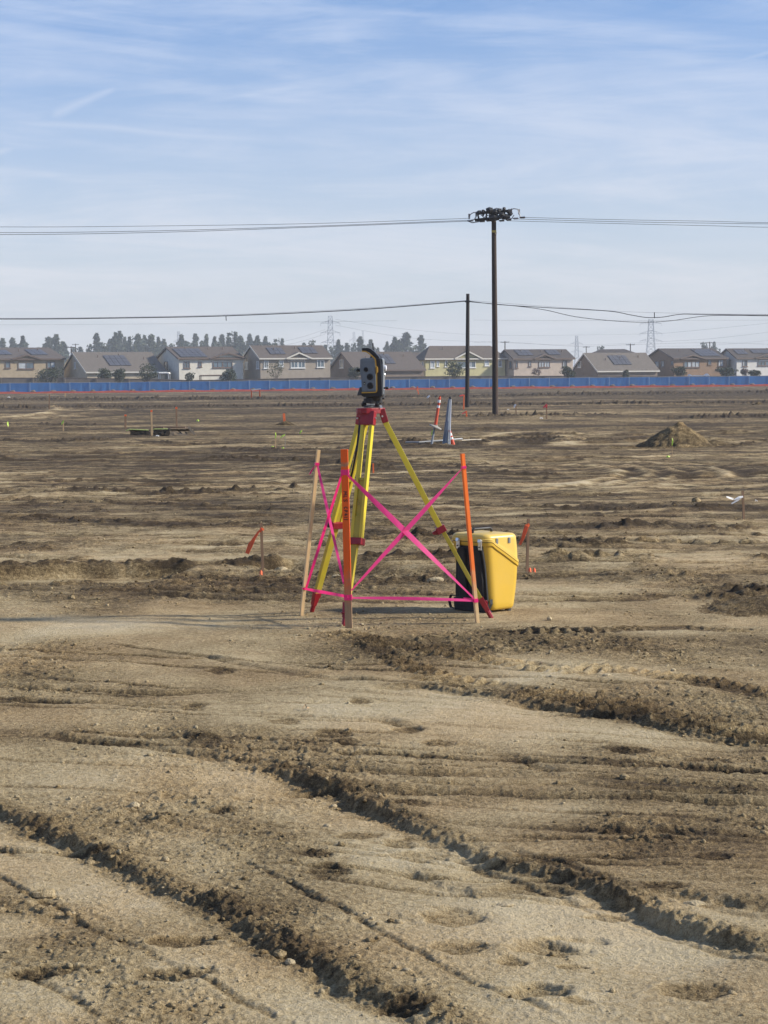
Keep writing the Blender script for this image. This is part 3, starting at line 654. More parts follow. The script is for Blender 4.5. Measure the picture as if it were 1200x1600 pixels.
house('two-storey cream stucco house with brown tile roof between the beige and taupe houses', 378, 245, 280, 381, 561, 543.5, WT['cream'], M_ROOF, M_TRIMB,
      [(287, 296.5, 565, 575.5, 2), (310, 315, 565, 573, 1), (332.5, 363, 563, 574.5, 4)], side=[(257, 262, 565, 577)], solar=[(283, 325, 558.5, 545.5)], ped=(327, 384, 348, 552.5, 560.5), wframe=M_WINB)
house('two-storey taupe house with white window trim, just left of centre', 380, 380, 407, 518, 561, 541.5, WT['taupe'], M_ROOF, M_TRIMW,
      [(412, 419, 563.5, 575.5, 2), (435.5, 443, 563.5, 573, 1), (454, 476.5, 562.5, 575, 4), (495, 506.5, 562.5, 574, 2)], side=[(383, 387.5, 565, 577), (401, 405, 564, 576)],
      solar=[(423, 447, 554, 544), (473, 497, 553, 543)], ped=(446, 486, 465, 552, 561))
house('single-storey grey-brown house with a low wide roof, directly behind the instrument', 384, 515, 556, 664, 579.5, 551.5, WT['brown'], M_ROOF, M_TRIMB,
      [(570, 580, 583, 590, 2)], side=[(531, 537, 562, 575)], solar=[(604, 619, 569, 554)])
house('two-storey yellow-green house with a hip roof, left of the tall utility pole', 400, 649, 665, 791, 561.5, 540.5, WT['yellow'], M_ROOF, M_TRIMW,
      [(672, 679, 564, 575, 1), (682, 686, 564, 572.5, 1), (695, 699, 563.5, 573, 1), (714.5, 743, 563, 574.5, 4), (757, 764, 562.5, 571.5, 1), (778, 784, 562.5, 573, 1)], side=[(659.5, 662, 565, 573)], ped=(709, 752, 731, 550, 561), hip=True)
house('two-storey pinkish beige house with two solar arrays, right of the tall utility pole', 404, 778, 803, 897, 561.5, 547.5, WT['pink'], M_ROOFD, M_TRIMB,
      [(805, 809, 564.5, 575, 1), (826, 830, 564, 572.5, 1), (841.5, 859, 563.5, 574, 4), (879, 886, 563, 573.5, 2)], side=[(796, 800, 564.5, 575.5)], solar=[(811, 834, 556, 547.5), (858, 877, 555, 547.5)], ped=(833, 866, 849, 554.5, 561), wframe=M_WINB)
house('single-storey house with brown gable and broad pale roof with outlined solar array', 408, 895, 934, 1029, 581, 553, WT['brown'], M_ROOFL, M_TRIMW,
      [], side=[(903, 908, 564, 574)], solar=[(960, 988, 570.5, 556)])
house('two-storey dark brown house with pale solar array, second from right', 416, 1009, 1053, 1137, 561, 546, WT['redbrown'], M_ROOFD, M_TRIMB,
      [(1068.5, 1093, 563.5, 574, 4), (1106, 1111.5, 562.5, 570, 1), (1122, 1130, 562, 572.5, 2)], side=[(1048.5, 1052.5, 563.5, 570), (1033, 1038, 563.5, 573), (1024, 1030, 564.5, 573)], solar=[(1096, 1127, 557, 546.5)], ped=(1061, 1100, 1080, 555.5, 561), wframe=M_WINB)
house('two-storey off-white house cut off by the right edge', 420, 1122, 1151, 1262, 560.5, 546, WT['offwhite'], M_ROOFD, M_TRIMB,
      [(1160, 1167.5, 563, 572.5, 2), (1184, 1207, 561.5, 571.5, 4), (1236, 1244, 561, 571, 2)], side=[(1139, 1142, 562, 572)], solar=[(1153, 1170, 554, 547), (1177, 1206, 552.5, 547)], ped=(1178, 1220, 1198, 553.5, 560), wframe=M_WINB)
for (nm, D_, xl_, xc_, xr_, ye_, yr_, w__, rf_) in (('two-storey beige house beyond the left edge', 378, -240, -204, -86, 563, 546, 'beige', M_ROOF), ('single-storey tan house far beyond the left edge', 376, -410, -370, -250, 584, 554, 'tan', M_ROOFL), ('two-storey pink-beige house beyond the right edge', 424, 1278, 1306, 1400, 560, 546, 'pink', M_ROOF), ('single-storey brown house far beyond the right edge', 428, 1402, 1440, 1540, 578, 551, 'brown', M_ROOFL)):
    house(nm, D_, xl_, xc_, xr_, ye_, yr_, WT[w__], rf_, M_TRIMB, [(xc_ + 20, xc_ + 32, 565, 575, 2), (xc_ + 60, xc_ + 84, 564, 574.5, 4)] if 'two' in nm else [])
def rear_roof(label, D, x0, x1, xa, ya, ye, m, wm):
    a, b, c = at(x0, ye, D), at(x1, ye, D), at(xa, ya, D + 5); g = ground_z(a.x, D) - .3
    root = empty('rear_house', (a.x, D, g), label, 'house')
    MB().prism([(a.x + .4, g), (b.x - .4, g), (b.x - .4, a.z - .05), (a.x + .4, a.z - .05)], (0, 0, 0), (1, 0, 0), UP, (0, 1, 0), D + .4, D + 9.6).build('wall', wm, root)
    P = [(a.x, D, a.z), (b.x, D, a.z), (b.x, D + 10, a.z), (a.x, D + 10, a.z), (c.x - (b.x - a.x) * .2, D + 5, c.z), (c.x + (b.x - a.x) * .2, D + 5, c.z)]
    MB().add(P, [(0, 1, 5, 4), (1, 2, 5), (2, 3, 4, 5), (3, 0, 4), (3, 2, 1, 0)]).build('roof', m, root)
rear_roof('roof of a house behind the single-storey houses, between the instrument and the yellow-green house', 430, 632, 690, 652, 550.5, 562, M_ROOF, WT['beige'])
rear_roof('roof of a house rising behind the broad pale roof right of the tall pole', 450, 915, 1005, 958, 545.5, 556, M_ROOFD, WT['beige'])
rear_roof('roof of a house seen in the gap right of the beige single-storey house', 430, 225, 262, 243, 558, 566, M_ROOF, WT['beige'])
rear_roof('white rear house showing in the gap between tan and beige houses', 430, 92, 112, 101, 572, 577, M_ROOF, WT['offwhite'])

# patio covers, canopy
def pergola(label, x0, x1, y, D, m, slat=7):
    a, b = at(x0, y, D), at(x1, y, D); g = ground_z(a.x, D); r = empty('patio_cover', (a.x, D, g), label, 'patio cover')
    MB().box(((a.x + b.x) / 2, D + 1.4, a.z), (b.x - a.x, 3, .14)).build('top_frame', m, r)
    for k in range(slat): MB().box((a.x + (b.x - a.x) * (k + .5) / slat, D + 1.4, a.z + .14), (.09, 3.3, .13)).build('rafter', m, r)
    for xx in (a.x + .12, b.x - .12):
        for yy in (D + .1, D + 2.7): MB().box((xx, yy, (a.z + g) / 2 - .04), (.13, .13, a.z - g)).build('post', m, r)
pergola('white patio cover on posts beside the right end of the beige single-storey house', 247, 264, 583.5, 372, M_WIN)
pergola('low dark patio cover in front of the cream house', 311, 346, 587.5, 373.5, M_TRIMB, 12)
a, b = at(1076, 586, 404), at(1110, 586, 404); rt = empty('covered_trailer', (a.x, 404, .3), 'white covered trailer top showing above the wall in front of the dark brown house', 'trailer')
Mw = mat('white_cover', (.75, .76, .78), .6, var=.05, bump=.01)
w_ = b.x - a.x; h0 = a.z - .6
MB().prism([(0, -1.2), (0, .25), (.3, .75), (.8, .5), (w_ * .4, .55), (w_ * .75, .5), (w_ - .5, .85), (w_ - .1, .4), (w_, -1.2)], (a.x, 404, h0), (1, 0, 0), UP, (0, 1, 0), 0, 2.4).build('cover', Mw, rt)
MB().prism([(.1, -1.9), (w_ - .1, -1.9), (w_ - .1, -1.2), (.1, -1.2)], (a.x, 404, h0), (1, 0, 0), UP, (0, 1, 0), .1, 2.3).build('frame', M_TRIMB, rt)
for xx in (.28, .72):
    for yy in (.0, 2.4): MB().lathe([(.1, 0), (.33, .02), (.35, .1), (.33, .2), (.1, .22)], (a.x + w_ * xx, 404 + yy - .11, .68), (0, 1, 0), 14).build('wheel', M_ROOFD, rt)

# ================================================================ block wall, blue fence, orange silt fence
M_BLOCK = mat('wall_block', (.15, .125, .105), .9, var=.15, scale=.8, bump=.01, bscale=5, dirt=.3, dirtc=(.22, .19, .16))
M_B2 = None
def poly_y(pts, x): return float(np.interp(x, [p[0] for p in pts], [p[1] for p in pts]))
walltop = [(-150, 592), (0, 590), (100, 590), (240, 592), (300, 594), (520, 589.5), (700, 587.5), (900, 587), (960, 588), (1200, 587), (1350, 585)]
WD = lambda x: 366 + (x / 1200) * 22
wa = MB(); g0 = None; seg = []
for px in range(-600, 1851, 50): D = WD(px); seg.append((at(px, poly_y(walltop, px), D), D))
r = empty('block_wall', (0, 376, 0), 'brown block wall running behind the blue fence in front of the houses', 'wall')
for (p, D), (q, D2) in zip(seg[:-1], seg[1:]):
    gz = ground_z(p.x, D) - .3
    MB().add([(p.x, D, gz), (q.x, D2, gz), (q.x, D2, q.z - .1), (p.x, D, p.z - .1), (p.x, D + .2, gz), (q.x, D2 + .2, gz), (q.x, D2 + .2, q.z - .1), (p.x, D + .2, p.z - .1)],
             [(0, 1, 2, 3), (5, 4, 7, 6), (0, 3, 7, 4), (1, 5, 6, 2), (3, 2, 6, 7)]).build('wall_panel', M_BLOCK, r)
    MB().bar((p.x, D + .1, p.z - .05), (q.x, D2 + .1, q.z - .05), .3, .1, side=(0, 1, 0)).build('coping', M_TRIMB, r)
    MB().box((p.x, D - .02, (p.z + gz) / 2), (.42, .42, p.z - gz + .02)).build('pier', M_BLOCK, r)
M_BLUE = bpy.data.materials.new('blue_windscreen'); 
M_BLUE = mat('blue_screen', (.026, .165, .42), .75, var=.16, scale=.6, bump=.03, bscale=1.5, stretch=(1, 1, .3), dirt=.15, dirtc=(.10, .2, .40))
M_BLUE2 = mat('blue_screen_faded', (.036, .18, .43), .75, var=.16, scale=.6, bump=.03, bscale=1.5, dirt=.2, dirtc=(.14, .22, .40)); M_BLUE3 = mat('blue_screen_dark', (.020, .145, .39), .75, var=.16, scale=.6, bump=.03, bscale=1.5, dirt=.2, dirtc=(.10, .18, .36))
M_GALV = mat('galvanised', (.42, .45, .48), .5, metal=.5, var=.1)
M_SAND = mat('sandbag_cloth', (.16, .13, .10), .9, var=.2, bump=.02, bscale=8)
M_ORNET = mat('orange_silt_mesh', (.70, .11, .06), .8, var=.15, scale=.8)
FD = lambda x: 352 + (x / 1200) * 12
fr = empty('blue_fence', (0, 358, 0), 'long temporary fence covered with blue windscreen fabric across the far edge of the site', 'fence')
pxs = [-577 + 31.2 * i for i in range(77)]
bags = []
for i in range(len(pxs) - 1):
    x0, x1 = pxs[i], pxs[i + 1]; D0, D1 = FD(x0), FD(x1); p, q = at(x0, 600, D0), at(x1, 600, D1); g0, g1 = ground_z(p.x, D0), ground_z(q.x, D1); H = 1.78 + .03 * math.sin(i * 2.3)
    nseg = 5; vs_ = []; rn = random.Random(i)
    for k in range(nseg + 1):
        f = k / nseg; X = p.x + (q.x - p.x) * f; Yc = D0 + (D1 - D0) * f; G = g0 + (g1 - g0) * f; bw = .05 * math.sin(math.pi * f) * rn.uniform(-1, 1)
        vs_ += [(X, Yc - .06 + bw, G + .06), (X, Yc - .06, G + H - .03 * math.sin(math.pi * f)), (X, Yc - .03 + bw, G + .06), (X, Yc - .03, G + H - .03 * math.sin(math.pi * f))]
    fs = []
    for k in range(nseg):
        b0 = 4 * k; fs += [(b0, b0 + 4, b0 + 5, b0 + 1), (b0 + 2, b0 + 3, b0 + 7, b0 + 6), (b0 + 1, b0 + 5, b0 + 7, b0 + 3), (b0, b0 + 2, b0 + 6, b0 + 4)]
    MB().add(vs_, fs).build('screen_panel', [M_BLUE, M_BLUE2, M_BLUE3][(i * 7 + i * i) % 3], fr)
    MB().tube([(p.x, D0 - .12, g0 - .1), (p.x, D0 - .12, g0 + 1.92)], .024, 6).build('post', M_GALV, fr)
    MB().tube([(p.x, D0 + .04, g0 + 1.81), (q.x, D1 + .04, g1 + 1.81)], .022, 5).build('top_rail', M_GALV, fr)
    bags.append((p.x + .55, D0 - .45, g0))
def segname(x):
    for lim, n in ((100, 'tan'), (259, 'beige single-storey'), (381, 'cream'), (518, 'taupe'), (658, 'grey-brown'), (791, 'yellow-green'), (897, 'pinkish'), (1029, 'pale-roofed'), (1137, 'dark brown'), (1300, 'off-white')):
        if x < lim: return n
bags = [(b, pxs[i] + 5) for i, b in enumerate(bags) if 0 < pxs[i] + 5 < 1200]; ORD = ['first', 'second', 'third', 'fourth', 'fifth', 'sixth', 'seventh']
def baglabel(i):
    n = segname(bags[i][1]); sib = [x for b, x in bags if segname(x) == n]
    return '%s from the left of the sandbags at the blue fence below the %s house' % (ORD[sib.index(bags[i][1])], n)
words_unused = ['left edge', 'tan house', 'beige house', 'cream house', 'taupe house', 'grey-brown house', 'yellow-green house', 'pinkish house', 'pale-roofed house', 'dark brown house', 'off-white house']
for i, ((x, y, z), _px) in enumerate(bags):
    z = ground_z(x, y); o = lumpy('sandbag', (x, y, z + .30), .52, (.95, .55, .5), i, M_SAND, .4, 2, rough=.3)
    tag(o, baglabel(i), 'sandbag', 'sandbags holding down the blue fence')
sf = empty('silt_fence', (0, 350, 0), 'low orange-red mesh silt fence running in front of the blue fence', 'silt fence')
for i in range(96):
    x0, x1 = -580 + 25 * i, -555 + 25 * i; D0, D1 = FD(x0) - 7, FD(x1) - 7; p, q = at(x0, 612, D0), at(x1, 612, D1); g0, g1 = ground_z(p.x, D0), ground_z(q.x, D1); h0, h1 = .30 + .06 * math.sin(i * 1.7), .30 + .06 * math.sin((i + 1) * 1.7)
    MB().add([(p.x, D0, g0 - .05), (q.x, D1, g1 - .05), (q.x, D1, g1 + h1), (p.x, D0, g0 + h0), (p.x, D0 + .02, g0 - .05), (q.x, D1 + .02, g1 - .05), (q.x, D1 + .02, g1 + h1), (p.x, D0 + .02, g0 + h0)],
             [(0, 1, 2, 3), (5, 4, 7, 6), (3, 2, 6, 7), (0, 3, 7, 4), (1, 5, 6, 2)]).build('mesh_panel', M_ORNET, sf)
    MB().box((p.x, D0 + .05, g0 + .3), (.05, .05, .75)).build('post', M_TRIMB, sf)

# ================================================================ vegetation
def leafmat(n, c, trans=.15):
    m = mat(n, c, .8, var=.35, scale=.5, trans=trans); return m
M_TREE = leafmat('tree_leaf', (.052, .070, .040)); M_BARK = mat('bark', (.12, .09, .07), .9, var=.3, scale=3, bump=.02)
M_BUSH = leafmat('bush_leaf', (.036, .052, .024)); M_BUSHL = leafmat('bush_leaf_olive', (.10, .105, .055)); M_TWIG = mat('twig', (.19, .14, .12), .9, var=.3)
def leaves(mb, c, rad, n, size, g, flat=1.0):
    for _ in range(n):
        while True:
            p = Vector((g.uniform(-1, 1), g.uniform(-1, 1), g.uniform(-1, 1)))
            if p.length <= 1: break
        p = p.normalized() * p.length ** .5
        q = Vector(c) + Vector((p.x * rad[0], p.y * rad[1], p.z * rad[2] * flat)); d = Vector((g.uniform(-1, 1), g.uniform(-1, 1), g.uniform(-1, 1))).normalized(); e = d.orthogonal().normalized(); f = d.cross(e); s = size * g.uniform(.6, 1.3)
        n0 = len(mb.v); mb.v += [tuple(q + e * s), tuple(q + f * s * .7 - e * s * .3), tuple(q - f * s * .7 - e * s * .3)]; mb.f.append((n0, n0 + 1, n0 + 2))
def make_tree(seed, H, Wd, shape):
    g = random.Random(seed); root = empty('pine_tree', (0, 0, 0), 'x', 'tree')
    tr = MB(); tr.tube([(0, 0, -.3), (.1, 0, H * .35), (-.1, .1, H * .7), (0, 0, H * .96)], [.38, .26, .15, .04], 6)
    crown = MB(); n = 21 if shape != 'round' else 13
    for i in range(n):
        f = (i + .5) / n; z = H * (.12 + .86 * f)
        if shape == 'cone': w = Wd * .5 * (1.04 - f) ** .8 * g.uniform(.45, 1.35)
        elif shape == 'column': w = Wd * .40 * (1 - max(0, f - .6) * 2.1) * g.uniform(.5, 1.25)
        elif shape == 'twin': w = Wd * .34 * (1.05 - f) ** .6 * g.uniform(.5, 1.3)
        else: w = Wd * .5 * math.sin(math.pi * (.2 + .75 * f)) * g.uniform(.7, 1.1)
        for k in range(3):
            a = g.uniform(0, 6.28); rr = w * g.uniform(.2, .75); c = (math.cos(a) * rr + (Wd * .22 * (1 if (i + k) % 2 else -1) if shape == 'twin' else 0), math.sin(a) * rr, z + g.uniform(-.5, .5) - (H * .08 if shape == 'twin' and i % 2 and f > .7 else 0))
            tr.tube([(0, 0, max(.5, z - w * .5)), c], [.07, .02], 3, cap=False)
            leaves(crown, c, (w * .5 + .25, w * .5 + .25, H / n * .9), 22, .60, g)
    leaves(crown, (0, 0, H * .98), (.35, .35, H * .05), 10, .35, g)
    tr.build('trunk', M_BARK, root, recalc=False); crown.build('crown', M_TREE, root, recalc=False); return root
protos = {}
for k, (sd, H, Wd, sh) in enumerate([(1, 16, 6, 'cone'), (2, 16, 5.5, 'column'), (3, 16, 7, 'cone'), (4, 16, 8, 'twin'), (5, 16, 11, 'round'), (6, 16, 5, 'cone')]): protos[k] = make_tree(sd, H, Wd, sh)
used = set()
TREES = [(4, 531, 14, 0), (20, 529, 12, 1), (36, 526, 14, 2), (58, 546, 22, 4), (76, 528, 15, 1), (88, 525, 15, 0), (98, 536, 14, 5), (126, 543, 14, 2), (139, 541, 14, 4), (151, 523, 14, 0), (172, 531, 15, 2), (180, 522, 12, 5), (187, 520, 12, 0), (195, 529, 9, 5), (207, 527, 13, 3),
         (216, 523, 12, 1), (225, 526, 10, 5), (236, 524, 12, 1), (247, 528, 12, 2), (256, 532, 12, 0), (270, 540, 14, 4), (284, 524, 16, 2), (305, 524, 13, 0), (322, 524, 12, 3), (335, 527, 12, 2), (347, 525, 13, 0), (363, 520, 15, 3), (375, 526, 12, 1), (390, 524, 12, 0), (402, 527, 12, 5), (415, 527, 13, 2),
         (436, 530, 12, 3), (475, 537, 13, 2), (487, 534, 15, 4), (508, 540, 14, 2), (529, 532, 13, 2), (542, 538, 12, 0), (552, 539, 13, 4), (563, 528, 14, 0), (579, 533, 11, 5), (605, 535, 11, 2), (617, 529, 12, 5), (634, 521, 17, 1), (658, 526, 14, 0), (664, 548, 22, 4), (1100, 537, 14, 4), (1115, 537, 12, 4), (938, 543, 16, 4)] + [(x, y, w, 4) for x, y, w in ((28, 541, 20), (118, 546, 18), (162, 538, 18), (200, 536, 18), (221, 534, 16), (241, 537, 18), (262, 541, 16), (295, 537, 18), (314, 536, 16), (340, 535, 18), (356, 536, 16), (382, 535, 16), (396, 536, 16), (408, 538, 14), (424, 539, 14), (500, 543, 16), (520, 544, 16), (571, 543, 16), (588, 546, 14), (612, 543, 12), (625, 540, 12), (646, 546, 14))]
def near_house(x):
    for lim, n in ((60, 'above the far left tan house'), (118, 'right of the tan house'), (180, 'above the left half of the beige roof'), (235, 'above the right half of the beige roof'), (270, 'left of the cream house'), (385, 'above the cream house'), (515, 'above the taupe house'),
                   (600, 'behind the survey instrument'), (700, 'left of the yellow-green house'), (1000, 'behind the broad pale roof'), (1300, 'above the dark brown house')):
        if x < lim: return n
kinds = {0: 'narrow hazy conifer', 1: 'columnar hazy tree', 2: 'ragged hazy conifer', 3: 'fork-topped hazy conifer', 4: 'broad hazy tree', 5: 'slim hazy conifer'}
cnt = {}
for t_ in TREES: cnt.setdefault((t_[3], near_house(t_[0])), []).append(t_[0])
ordw = ['first', 'second', 'third', 'fourth', 'fifth', 'sixth', 'seventh', 'eighth', 'ninth', 'tenth', 'eleventh']
for i, (x, yt, wpx, k) in enumerate(TREES):
    D = 1020 + 50 * math.sin(i * 2.1); top = at(x, yt, D); gz = ground_z(top.x, D); H = top.z - gz
    o = protos[k] if k not in used else copy_tree(protos[k]); used.add(k); o.location = (top.x, D, gz)
    s = H / 16; W0 = {0: 6, 1: 5.5, 2: 7, 3: 8, 4: 11, 5: 5}[k]; ws = (wpx * D / FPX * 2.6) / W0; o.scale = (ws, ws, s); o.rotation_euler = (0, 0, i * 1.3)
    n = near_house(x); sib = sorted(cnt[(k, n)]); e = '' if len(sib) == 1 else ', %s such from left' % ordw[sib.index(x)]
    tag(o, '%s %s%s' % (kinds[k], n, e), 'tree', 'distant trees behind the houses')
    o.name = 'pine_tree' if k != 4 else 'broadleaf_tree'
def bush(label, x, yt, yb, wpx, D, m, seed, sparse=1.0, pointy=False, cat='bush'):
    c = at(x, (yt + yb) / 2, D); top = at(x, yt, D); w = wpx * D / FPX; g = random.Random(seed); gz = ground_z(c.x, D); H = top.z - gz
    r = empty('bush', (c.x, D, gz), label, cat); st = MB(); lf = MB(); n = int(16 * max(sparse, .6))
    h = (yb - yt) * D / FPX
    for i in range(n):
        f = g.random(); a = g.uniform(0, 6.28); z = top.z - h * (.08 + .9 * f); ww = w * .5 * (math.sin(math.pi * min(1, .25 + f * .6)) if not pointy else (.25 + .8 * f)) * g.uniform(.5, .95)
        q = (c.x + math.cos(a) * ww * .85, D + math.sin(a) * ww * .6, z); st.tube([(c.x, D, gz), ((c.x * 2 + q[0]) / 3, D, (gz + z) / 2), q], [.07, .05, .015], 4, cap=False)
        leaves(lf, q, (w * .22, w * .22, h * .18), int(46 * sparse), .16, g)
    leaves(lf, (c.x, D, top.z - h * .5), (w * .36, w * .3, h * .42), int(420 * sparse), .17, g)
    st.build('stem', M_TWIG, r, recalc=False); lf.build('foliage', m, r, recalc=False)
B = 370
bush('large dark green bush in front of the right end of the tan house', 75, 574, 600, 48, B - 8, M_BUSH, 1)
bush('dark green bush in front of the beige house, left of its neighbour', 164, 576, 595, 26, B, M_BUSH, 2); bush('dark green bush in front of the beige house, below the solar array', 186, 575, 597, 24, B - 6, M_BUSH, 3)
bush('dense dark bush at the right end of the beige single-storey house', 231, 569, 594, 38, B - 4, M_BUSH, 4)
bush('small sparse bush low in front of the cream house', 296, 581, 597, 20, B, M_BUSH, 5, .6); bush('pointed dark green shrub in front of the cream house', 358, 575, 596, 30, B - 3, M_BUSH, 6, 1, True)
bush('thin olive bush with see-through foliage in front of the taupe house', 430, 565, 592, 36, B, M_BUSHL, 7, .45); bush('dark bush left of the instrument in front of the grey-brown house', 554, 574, 590, 22, B + 2, M_BUSH, 8)
bush('dark olive bush in front of the yellow-green house', 710, 566, 590, 32, B + 2, M_BUSH, 9); bush('low bare twiggy shrub in front of the pinkish house', 838, 576, 586, 20, 378, M_TWIG, 10, .3)
bush('dark green bush at the right corner of the pinkish house', 887, 572, 590, 24, 378, M_BUSH, 11); bush('small pointed green shrub in front of the broad pale roof', 978, 578, 590, 12, 384, M_BUSHL, 12, 1, True)
bush('dark bush at the left corner of the dark brown house', 1061, 573, 588, 26, 388, M_BUSH, 13); bush('wide dark bush between the dark brown and off-white houses', 1135, 574, 588, 32, 388, M_BUSH, 14)
bush('small pale grey shrub in front of the off-white house', 1162, 576, 586, 14, 392, M_TWIG, 15, .6); bush('small dark shrub near the right edge in front of the off-white house', 1179, 577, 588, 20, 392, M_BUSH, 16)

# ================================================================ far pylons, poles and lines
M_STEEL = mat('pylon_steel', (.30, .33, .36), .6, metal=.2, var=.1); M_WOODP = mat('pole_wood', (.055, .038, .030), .9, var=.4, scale=6, bump=.01, bscale=20, stretch=(1, 1, .08))
M_WOODPD = mat('pole_wood_dark', (.028, .022, .02), .9, var=.4, scale=6, bump=.01, bscale=20, stretch=(1, 1, .08)); M_WIRE = mat('wire', (.16, .16, .17), .5, metal=.2, var=.1); M_CABLE = mat('black_cable', (.02, .02, .022), .6)
def pylon(label, x, yt, D, wpx, arms, rad):
    t = at(x, yt, D); g = 0.0; H = t.z - g; w = wpx * D / FPX; r = empty('lattice_pylon', (t.x, D, g), label, 'pylon'); tw = MB(); lv = 11
    def hw(f): return max(.10 * w, w * .5 * (.62 - .50 * f) if f < .7 else w * .5 * .26 * (1.6 - f) / .9 * 1.1)
    P = [[Vector((t.x + sx * hw(i / lv), D + sy * hw(i / lv), g + H * (i / lv) ** .92)) for sx, sy in ((-1, -1), (1, -1), (1, 1), (-1, 1))] for i in range(lv + 1)]
    for i in range(lv):
        for k in range(4):
            a, b = P[i], P[i + 1]; tw.bar(a[k], b[k], rad * 1.5, rad * 1.5); tw.bar(a[k], b[(k + 1) % 4], rad, rad); tw.bar(a[(k + 1) % 4], b[k], rad, rad); tw.bar(b[k], b[(k + 1) % 4], rad, rad, side=(0, 0, 1))
    tw.build('lattice_tower', M_STEEL, r, recalc=False)
    tips = []
    for f in arms:
        z = g + H * f; L = w * .5; hh = hw(f); am = MB()
        for s in (-1, 1):
            for yy in (-1, 1):
                am.bar((t.x, D + yy * hh, z), (t.x + s * L, D, z), rad, rad); am.bar((t.x, D + yy * hh, z + H * .045), (t.x + s * L, D, z), rad, rad)
            for k in range(1, 4): q = k / 4; am.bar((t.x + s * L * q, D, z), (t.x + s * L * q, D, z + H * .045 * (1 - q)), rad, rad)
            tips.append(Vector((t.x + s * L, D, z - H * .04))); am.tube([(t.x + s * L, D, z), tips[-1]], rad * .7, 4)
        am.build('cross_arm', M_STEEL, r, recalc=False)
    return tips
T1 = pylon('tall lattice pylon above the trees left of the instrument', 516, 494, 1180, 30, (.62, .76, .90), .13)
T2 = pylon('tall pale lattice pylon above the gap left of the dark brown house', 1017, 499, 1290, 34, (.66, .78, .93), .11)
T3 = pylon('mid-sized pale pylon above the gap right of the pinkish house', 901, 525, 1500, 18, (.66, .84), .11)
T4 = pylon('very faint pylon just left of the instrument handle, above the trees', 553, 519, 1700, 14, (.6, .85), .12)
T5 = pylon('faint pylon top above the roof of the cream house', 279, 518, 1500, 16, (.6, .82), .10)
T6 = pylon('slim faint pylon mast between two others left of the instrument', 567, 517, 1650, 9, (.8,), .10)
def bgpole(label, x, yt, D, arms=1):
    t = at(x, yt, D); gz = ground_z(t.x, D); r = empty('distribution_pole', (t.x, D, gz), label, 'utility pole')
    MB().tube([(t.x, D, gz), t], [.20, .14], 8).build('pole', M_WOODP, r)
    for k in range(arms):
        z = t.z - .3 - k * 1.1; MB().box((t.x, D - .15, z), (2.4, .12, .16)).build('cross_arm', M_WOODP, r)
        for s in (-1.1, -.5, .5, 1.1): MB().lathe([(.03, 0), (.07, .05), (.05, .2), (.02, .24)], (t.x + s, D - .15, z + .08), UP, 6).build('insulator', M_STEEL, r)
for a in (('small far wooden pole in the gap right of the tan house', 111, 541, 520), ('small far wooden pole with cross-arm right of the tall utility pole', 789, 533, 560), ('small far wooden pole above the broad pale roof', 985, 537, 560), ('small far wooden pole with cross-arm above the dark brown house', 1109, 534, 560), ('small thin pole above the gap right of the pinkish house', 916, 541, 700), ('thin far pole beside the beige roof', 118, 537, 700)): bgpole(*a)
def wire(label, pts, rad, m=None, grp=None, name='power_line', n=4):
    # pts: pixels with distances; a smooth curve through them
    P = [at(x, y, D) for x, y, D in pts]; out = []
    for i in range(len(P) - 1):
        p0, p1, p2, p3 = P[max(i - 1, 0)], P[i], P[i + 1], P[min(i + 2, len(P) - 1)]
        for k in range(6):
            t = k / 6; out.append(.5 * ((2 * p1) + (p2 - p0) * t + (2 * p0 - 5 * p1 + 4 * p2 - p3) * t * t + (3 * p1 - p0 - 3 * p2 + p3) * t ** 3))
    out.append(P[-1]); o = MB().tube(out, rad, n).build(name, m or M_WIRE, loc=out[0]); return tag(o, label, 'wire', grp)
wire('faint high line crossing just above the left tree tops to the right edge', [(-60, 508, 900), (300, 505.5, 900), (620, 501, 900)], .05)
wire('faint line from the pylon above the centre to the lower left roofs', [(508, 515, 1180), (470, 527, 1180), (430, 536, 1180), (380, 545, 1180)], .07)
wire('second faint line from the centre pylon to the lower left roofs', [(508, 522, 1180), (465, 535, 1180), (420, 544, 1180)], .07)
wire('upper faint line from the centre pylon toward the tall pole', [(524, 499, 1180), (640, 515, 1180), (780, 524, 1200), (1009, 522, 1290)], .07)
wire('middle faint line from the centre pylon to the right pylon', [(524, 508, 1180), (640, 528, 1180), (780, 535, 1200), (900, 539, 1250), (1009, 535, 1290)], .07)
wire('faint line rising from the right pylon to the right edge, upper one', [(1025, 522, 1290), (1100, 515, 1290), (1180, 507, 1290), (1260, 498, 1290)], .08)
wire('faint line rising from the right pylon to the right edge, middle one', [(1025, 534, 1290), (1100, 530, 1290), (1180, 521.5, 1290), (1260, 511, 1290)], .08)
wire('faint line rising from the right pylon to the right edge, lowest one', [(1025, 541, 1290), (1100, 540, 1290), (1180, 534, 1290), (1260, 525, 1290)], .06)
wire('faint level line behind the poles on the right', [(740, 500, 900), (900, 501, 900), (1260, 500, 900)], .05)
wire('faint low line running right of the tall pole over the pinkish house', [(740, 535, 560), (790, 534.5, 560), (900, 541, 560), (985, 538.5, 560), (1109, 535.5, 560), (1260, 540, 560)], .03)

